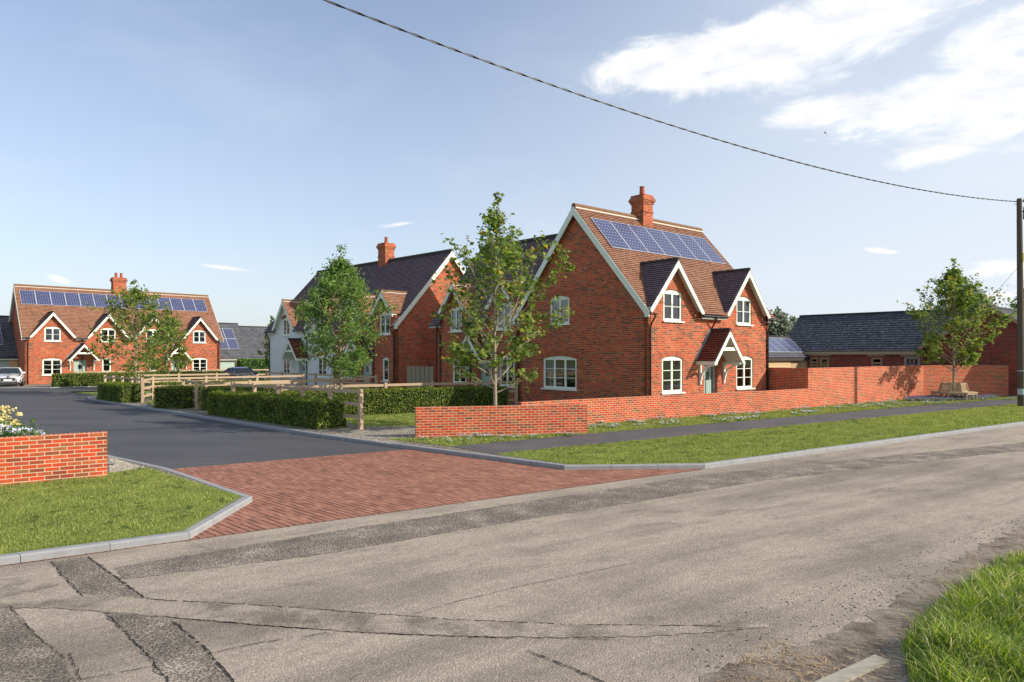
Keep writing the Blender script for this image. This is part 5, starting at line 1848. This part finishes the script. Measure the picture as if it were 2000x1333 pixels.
# ---------------------------------------------------------------- cars
def car(label, x, y, z, yaw, paint, L=4.5, W=1.82, H=1.42, group='parked cars'):
    """front points along local -y."""
    r = tag(empty('parked_car', x, y, z, yaw), label, 'car', group)
    hl = L / 2
    st = [(-hl, .42, .55, .60), (-hl + .06, .30, .70, .78), (-hl + .35, .22, .80, .86), (-hl + .9, .20, .88, .90), (-hl + 1.35, .20, .94, .91), (-.3, .20, .95, .91),
          (.7, .20, .96, .91), (hl - .9, .20, .98, .90), (hl - .35, .24, .97, .84), (hl - .06, .32, .86, .76), (hl, .45, .70, .66)]
    rings = []
    W2 = W / 2 / .91
    for yy, zb, zt, hw in st:
        hw *= W2
        ring = [(-hw * .82, zb), (-hw * .97, zb + .12), (-hw, zb + (zt - zb) * .5), (-hw * .96, zt - .06), (-hw * .80, zt), (0, zt + .03), (hw * .80, zt), (hw * .96, zt - .06), (hw, zb + (zt - zb) * .5), (hw * .97, zb + .12), (hw * .82, zb)]
        rings.append([(a, yy, b) for a, b in ring])
    mb = MB()
    n = 11
    for i in range(len(rings) - 1):
        for k in range(n):
            a, b = k, (k + 1) % n
            mb.poly([rings[i][a], rings[i][b], rings[i + 1][b], rings[i + 1][a]])
    mb.poly(rings[0][::-1]); mb.poly(rings[-1])
    body = mb.build('body', paint, r)
    bm_ = body.modifiers.new('sub', 'SUBSURF'); bm_.levels = 1; bm_.render_levels = 1
    # cabin
    cs_ = [(-hl + 1.35, .93, .93, .80, .80), (-hl + 2.05, .93, H - .06, .80, .60), (-hl + 2.5, .93, H, .80, .60), (hl - 1.25, .93, H - .03, .80, .58), (hl - .55, .95, 1.0, .78, .74)]
    gm_, rf = MB(), MB()
    cr = []
    for yy, zb, zt, wb, wt in cs_:
        cr.append([(-wb, yy, zb), (-wt, yy, zt - .04), (-wt * .85, yy, zt), (wt * .85, yy, zt), (wt, yy, zt - .04), (wb, yy, zb)])
    for i in range(4):
        for k in range(5):
            tgt = rf if (k in (1, 2, 3) and 0 < i < 3) else gm_
            tgt.poly([cr[i][k], cr[i + 1][k], cr[i + 1][k + 1], cr[i][k + 1]])
    for sx in (-1, 1):                                   # pillars
        for ia, ib2 in ((0, 1), (4, 3)):
            k = 0 if sx < 0 else 5
            k2 = 1 if sx < 0 else 4
            rf.beam(cr[ia][k], cr[ib2][k2], .06, .06)
        rf.beam((sx * .80, .1, .94), (sx * .61, .12, H - .03), .06, .06)
    gm_.build('windows', 'car_glass', r)
    rf.build('roof', paint, r)
    for sx in (-1, 1):
        for yy in (-hl + .85, hl - .85):
            cx = sx * (W / 2 - .11)
            w = MB().tube([(cx - .11, yy, .32), (cx - .10, yy, .32), (cx + .10, yy, .32), (cx + .11, yy, .32)], [.26, .32, .32, .26], 20)
            wo = w.build('wheel', 'tyre', r)
            rm = MB().tube([(cx + sx * .085, yy, .32), (cx + sx * .118, yy, .32)], .2, 10)
            rm.build('rim', 'steel', wo)
        hb = MB().plate([(-.20, 0), (.17, .02), (.19, .11), (-.16, .13)] if sx < 0 else [(-.17, .02), (.20, 0), (.16, .13), (-.19, .11)], [], lambda a, z_, d, sx=sx: Vector((sx * .62 + a, -hl + .05 + abs(a + sx * .1) * .35 - d, .60 + z_)), .03, -.12)
        hb.build('headlight', 'lamp_glass', r)
        MB().box(sx * .93 - .09, sx * .93 + .09, -hl + 1.5, -hl + 1.62, .95, 1.08).build('mirror', paint, r, bevel=.02)
    MB().plate([(-.42, .44), (.42, .44), (.46, .66), (-.46, .66)], [], lambda a, z_, d: Vector((a, -hl - d, z_)), .02, -.1).plate([(-.55, .26), (.55, .26), (.6, .36), (-.6, .36)], [], lambda a, z_, d: Vector((a, -hl - d, z_)), .0, -.1).build('grille', 'grille_dark', r)
    MB().box(-.26, .26, -hl - .045, -hl - .022, .45, .56).build('number_plate', 'number_plate', r)
    return r


car('silver car parked facing the road before the green garage door at the left edge', -38.75, 51.97, -.04, R(34), 'silver_paint')
car('blue car parked beyond the wooden fences left of the white cottage', -20.3, 50.6, -.04, R(48), 'blue_paint', H=1.46, L=4.2)


# ---------------------------------------------------------------- flowers
def flowers(name, poly, n, mats, fs, hgt, label, cat, z=0.0, leafmat='laurel_leaf', nleaf=4, ls=.05, seed=3, clumps=0):
    rng = np.random.default_rng(seed)
    if clumps:
        c = tri_sample(poly, 20000)[:clumps] if clumps < 20000 else None
        k = rng.integers(0, clumps, n)
        p = c[k] + rng.normal(0, .13, (n, 2))
    else:
        p = tri_sample(poly, 20000)[:n]
    P3 = np.concatenate([p, (z + rng.uniform(hgt * .5, hgt, n))[:, None]], 1)
    vs, mi = [], []
    for k in range(4):
        a = k * math.pi / 2 + rng.uniform(0, 1, n)
        d = np.stack([np.cos(a), np.sin(a), np.full(n, .25)], 1)
        s = np.stack([-np.sin(a), np.cos(a), np.zeros(n)], 1)
        f = fs * rng.uniform(.7, 1.2, n)[:, None]
        vs.append(np.stack([P3, P3 + d * f * .6 - s * f * .35, P3 + d * f, P3 + d * f * .6 + s * f * .35], 1))
        mi.append(np.zeros(n))
    for k in range(nleaf):
        q = P3 + rng.normal(0, .05, (n, 3)); q[:, 2] = z + rng.uniform(.01, hgt * .8, n)
        vs.append(leaf_quads(q, rng.normal(0, .5, (n, 3)) + np.array([0, 0, .7]), ls, rng, .5)); mi.append(np.ones(n))
    o = np_mesh(name, np.concatenate(vs), 4, [mats, leafmat], mi=np.concatenate(mi))
    return tag(o, label, cat, None, 'stuff')


flowers('flowers', [G(760, 861), G(805, 862), G(900, 868), G(1140, 853), G(1140, 849), G(812, 858), G(780, 856)], 170, 'white_petal', .045, .12, 'white flowers at the foot of the short low wall', 'flowers', clumps=16, seed=1)
flowers('flowers', border_poly[3:14], 1500, 'white_petal', .05, .12, 'pale lilac and white flowers along the long garden wall', 'flowers', clumps=110, seed=2)
flowers('flowers', border_poly, 1100, 'yellow_petal', .035, .09, 'small yellow flowers in the grass strip', 'flowers', seed=4)
flowers('flowers', [(19.5, 33.6), (21, 35.6), (22.9, 36.7), (26.5, 37.3), (26.5, 36.6), (24.5, 34.9), (21.5, 33.5)], 900, 'violet_petal', .05, .22, 'grey lilac ground cover under the round bench', 'flowers', leafmat='grey_haze_leaf', nleaf=8, ls=.07, seed=5)
flowers('flowers', [(-8.2, 26.9), (-.2, 31.1), (-.8, 32.4), (-8.8, 28.2)], 700, 'violet_petal', .05, .35, 'violet flowers behind the fence at the long hedge', 'flowers', seed=6, nleaf=6)
flowers('flowers', [(-23.7, 38.3), (-22.4, 36.7), (-21.0, 37.0), (-20, 39), (-22.5, 39.6)], 260, 'white_petal', .07, .12, 'white flowers on the grass nose at the bend', 'flowers', seed=7)
# flower bed behind the left wall
bed = [(-13.6, 11.2), (-8.6, 14.6), (-9.6, 15.8), (-14.5, 14.8)]
sheet('flower_bed_soil', bed, .02, 'dirt')
rng = np.random.default_rng(77)


def px3(px, py, Z):
    return Vector(((px - 1000) / F * Z, Z, 2.4 - (py - HY) / F * Z))


yf = tag(empty('yellow_flower_plant', -10.9, 14.3), 'tall plant with pale yellow flower heads at the left edge, behind the brick wall', 'plant')
stm, hp = MB(), []
for hx, hy in ((2, 795), (17, 797), (21, 803), (36, 808), (0, 812), (9, 810), (3, 822), (20, 820), (28, 825), (24, 830), (4, 833), (-12, 800), (-20, 790), (-25, 812), (-8, 824), (12, 802), (32, 822), (-30, 826), (18, 833), (6, 818)):
    e = px3(hx, hy, 14.3 + rng.uniform(-.3, .3)) - Vector((-10.9, 14.3, 0))
    b0 = Vector((e.x * .35, e.y * .35, .1))
    stm.tube([b0, b0.lerp(e, .6) + Vector((.03, 0, .05)), e], [.006, .005, .004], 5)
    for k in range(7):
        hp.append((e.x + rng.normal(0, .035), e.y + rng.normal(0, .03), e.z + rng.normal(0, .035)))
stm.build('stems', 'green_stem', yf)
hp = np.array(hp)
np_mesh('flower_heads', np.concatenate([leaf_quads(hp + rng.normal(0, .012, hp.shape), rng.normal(0, 1, hp.shape), .05, rng, .8) for _ in range(3)]), 4, 'yellow_petal', yf)
lp = np.stack([rng.normal(0, .35, 420), rng.normal(0, .3, 420), rng.uniform(.3, .98, 420)], 1)
np_mesh('leaves', leaf_quads(lp, rng.normal(0, .6, (420, 3)) + np.array([0, 0, .6]), .10, rng, .4), 4, 'laurel_leaf', yf)
wp = []
for _ in range(420):
    px = rng.uniform(-60, 86)
    e = px3(px, 838 + max(0, (px - 20)) * .17 + rng.uniform(-6, 10), 14.1 + rng.uniform(-.35, .35))
    wp.append(tuple(e))
wp = np.array(wp)
wf = tag(empty('white_flower_clump', -10.4, 14.1), 'mass of white flowers just over the top of the left brick wall', 'flowers')
o3 = np.array([-10.4, 14.1, 0])
np_mesh('flower_heads', np.concatenate([leaf_quads(wp - o3 + rng.normal(0, .015, wp.shape), rng.normal(0, 1, wp.shape), .055, rng, .8) for _ in range(2)]), 4, 'white_petal', wf)
gp = np.concatenate([wp + rng.normal(0, .05, wp.shape) - np.array([0, 0, .06]) for _ in range(3)]) - o3
np_mesh('leaves', leaf_quads(gp, rng.normal(0, .6, gp.shape) + np.array([0, 0, .6]), .085, rng, .45), 4, 'laurel_leaf', wf)
iris = tag(empty('iris_plant', -9.85, 13.75), 'broad green sword shaped leaves rising over the left wall', 'plant')
lb_ = MB()
for px0, tx, ty in ((49, 69, 823), (46, 42, 828), (52, 60, 838), (47, 52, 836)):
    b0 = px3(px0, 905, 13.75) - Vector((-9.85, 13.75, 0)); b0.z = 0
    e = px3(tx, ty, 13.75) - Vector((-9.85, 13.75, 0))
    m_ = b0.lerp(e, .6) + Vector((-.02, 0, .03))
    w = .035
    d = Vector((w, 0, 0))
    lb_.poly([b0 - d, b0 + d, m_ + d * .8, m_ - d * .8]); lb_.poly([m_ - d * .8, m_ + d * .8, e])
lb_.build('leaves', 'laurel_leaf', iris)

# ---------------------------------------------------------------- light
AZX, AZY, EL = .966, -.26, R(28.5)
sd = Vector((AZX * math.cos(EL), AZY * math.cos(EL), math.sin(EL))).normalized()
ld = bpy.data.lights.new('sun', 'SUN'); ld.energy = 4.7; ld.angle = R(.55); ld.color = (1.0, .91, .78)
lo = bpy.data.objects.new('sun', ld); COL.objects.link(lo)
lo.rotation_euler = sd.to_track_quat('Z', 'Y').to_euler()

W_ = bpy.data.worlds.new('World'); sc.world = W_; W_.use_nodes = True
nt = W_.node_tree; nt.nodes.clear()
sky = nt.nodes.new('ShaderNodeTexSky'); sky.sky_type = 'NISHITA'; sky.sun_disc = False
sky.sun_elevation = EL
sky.sun_rotation = math.atan2(AZX, AZY)
sky.air_density = 1.0; sky.dust_density = 1.6; sky.ozone_density = 2.2; sky.altitude = 50
tc = nt.nodes.new('ShaderNodeTexCoord')
dv = tc.outputs['Generated']
sp = nt.nodes.new('ShaderNodeSeparateXYZ'); nt.links.new(dv, sp.inputs[0])
az = math_(nt, 'ARCTAN2', sp.outputs[0], sp.outputs[1])
el = math_(nt, 'ARCSINE', sp.outputs[2])


def cl(px, py, hw, hh, tilt):
    a0 = math.atan((px - 1000) / F); e0 = math.atan((HY - py) / F * math.cos(a0))
    A_, B_ = hw / F * math.cos(a0) ** 2, hh / F * math.cos(a0)
    t = R(tilt)
    da = math_(nt, 'SUBTRACT', az, a0); de = math_(nt, 'SUBTRACT', el, e0)
    p = math_(nt, 'DIVIDE', math_(nt, 'ADD', math_(nt, 'MULTIPLY', da, math.cos(t)), math_(nt, 'MULTIPLY', de, math.sin(t))), A_)
    q = math_(nt, 'DIVIDE', math_(nt, 'SUBTRACT', math_(nt, 'MULTIPLY', de, math.cos(t)), math_(nt, 'MULTIPLY', da, math.sin(t))), B_)
    return math_(nt, 'SUBTRACT', 1.0, math_(nt, 'SQRT', math_(nt, 'ADD', math_(nt, 'MULTIPLY', p, p), math_(nt, 'MULTIPLY', q, q))))


cv = nt.nodes.new('ShaderNodeCombineXYZ')
nt.links.new(az, cv.inputs[0]); nt.links.new(math_(nt, 'MULTIPLY', el, 2.4), cv.inputs[1])
n1 = noise(nt, cv.outputs[0], 9.0, 9, 0.62, 0.5)
n2 = noise(nt, cv.outputs[0], 3.0, 4, 0.5, 0.2)
acc = None
for c in ((1330, 125, 190, 64, 10), (1480, 92, 240, 66, 12), (1670, 55, 270, 66, 14), (1240, 140, 95, 42, 0), (1950, 75, 150, 55, 14), (2130, 30, 210, 110, 0), (1640, 214, 190, 30, 3), (1780, 205, 200, 46, 10), (1930, 185, 180, 72, 14), (2090, 170, 180, 95, 5),
          (1805, 308, 110, 22, 2), (1950, 250, 120, 26, 4), (1715, 490, 30, 5, -12), (1930, 528, 75, 18, 6), (2040, 528, 90, 26, 0), (112, 545, 30, 9, -14), (430, 522, 62, 4.5, -5), (785, 438, 36, 6, 8), (1960, 583, 60, 14, 0)):
    w = cl(*c)
    if c[3] < 30: w = math_(nt, 'MULTIPLY', w, .66)
    acc = w if acc is None else math_(nt, 'MAXIMUM', acc, w)
dens = math_(nt, 'ADD', acc, math_(nt, 'MULTIPLY_ADD', n1, 2.1, -.94))
mr = nd(nt, 'ShaderNodeMapRange', Value=dens); mr.interpolation_type = 'SMOOTHSTEP'
mr.inputs['From Min'].default_value = .02; mr.inputs['From Max'].default_value = .62
wisp = ramp(nt, n2, [(.50, (0, 0, 0)), (.75, (.16, .16, .16))])
skyc = nt.nodes.new('ShaderNodeVectorMath'); skyc.operation = 'SCALE'
nt.links.new(sky.outputs[0], skyc.inputs[0]); skyc.inputs['Scale'].default_value = .15
graded = mixc(nt, 1.0, skyc.outputs[0], (1.07, 1.07, 1.08), 'MULTIPLY')
# thin high veil that thickens towards the sun side and the horizon
side = nd(nt, 'ShaderNodeMapRange', Value=az); side.inputs['From Min'].default_value = -.25; side.inputs['From Max'].default_value = .75; side.interpolation_type = 'SMOOTHSTEP'
low = nd(nt, 'ShaderNodeMapRange', Value=el); low.inputs['From Min'].default_value = .5; low.inputs['From Max'].default_value = .0
veil = math_(nt, 'ADD', math_(nt, 'MULTIPLY_ADD', side.outputs[0], .44, .16), math_(nt, 'MULTIPLY', low.outputs[0], .42), clamp=True)
veil = math_(nt, 'ADD', veil, wisp, clamp=True)
c1 = mixc(nt, veil, graded, (.70, .75, .83))
cc = ramp(nt, noise(nt, cv.outputs[0], 14.0, 6, 0.6), [(.35, (.74, .76, .81)), (.62, (.95, .95, .96))])
c2 = mixc(nt, mr.outputs[0], c1, cc)
bg = nt.nodes.new('ShaderNodeBackground'); nt.links.new(c2, bg.inputs[0]); bg.inputs[1].default_value = 1.0
wo = nt.nodes.new('ShaderNodeOutputWorld'); nt.links.new(bg.outputs[0], wo.inputs[0])

# ---------------------------------------------------------------- camera
cd = bpy.data.cameras.new('camera'); cam = bpy.data.objects.new('camera', cd); COL.objects.link(cam)
cam.location = (0, 0, CH); cam.rotation_euler = (R(90), 0, 0)
cd.sensor_width = 36; cd.lens = F / 2000 * 36; cd.shift_y = (HY - 666.5) / 2000
cd.clip_end = 3000; cd.clip_start = .1
sc.camera = cam
sc.view_settings.view_transform = 'Standard'
sc.view_settings.look = 'None'
sc.view_settings.exposure = 0.24
sc.view_settings.gamma = 1.0
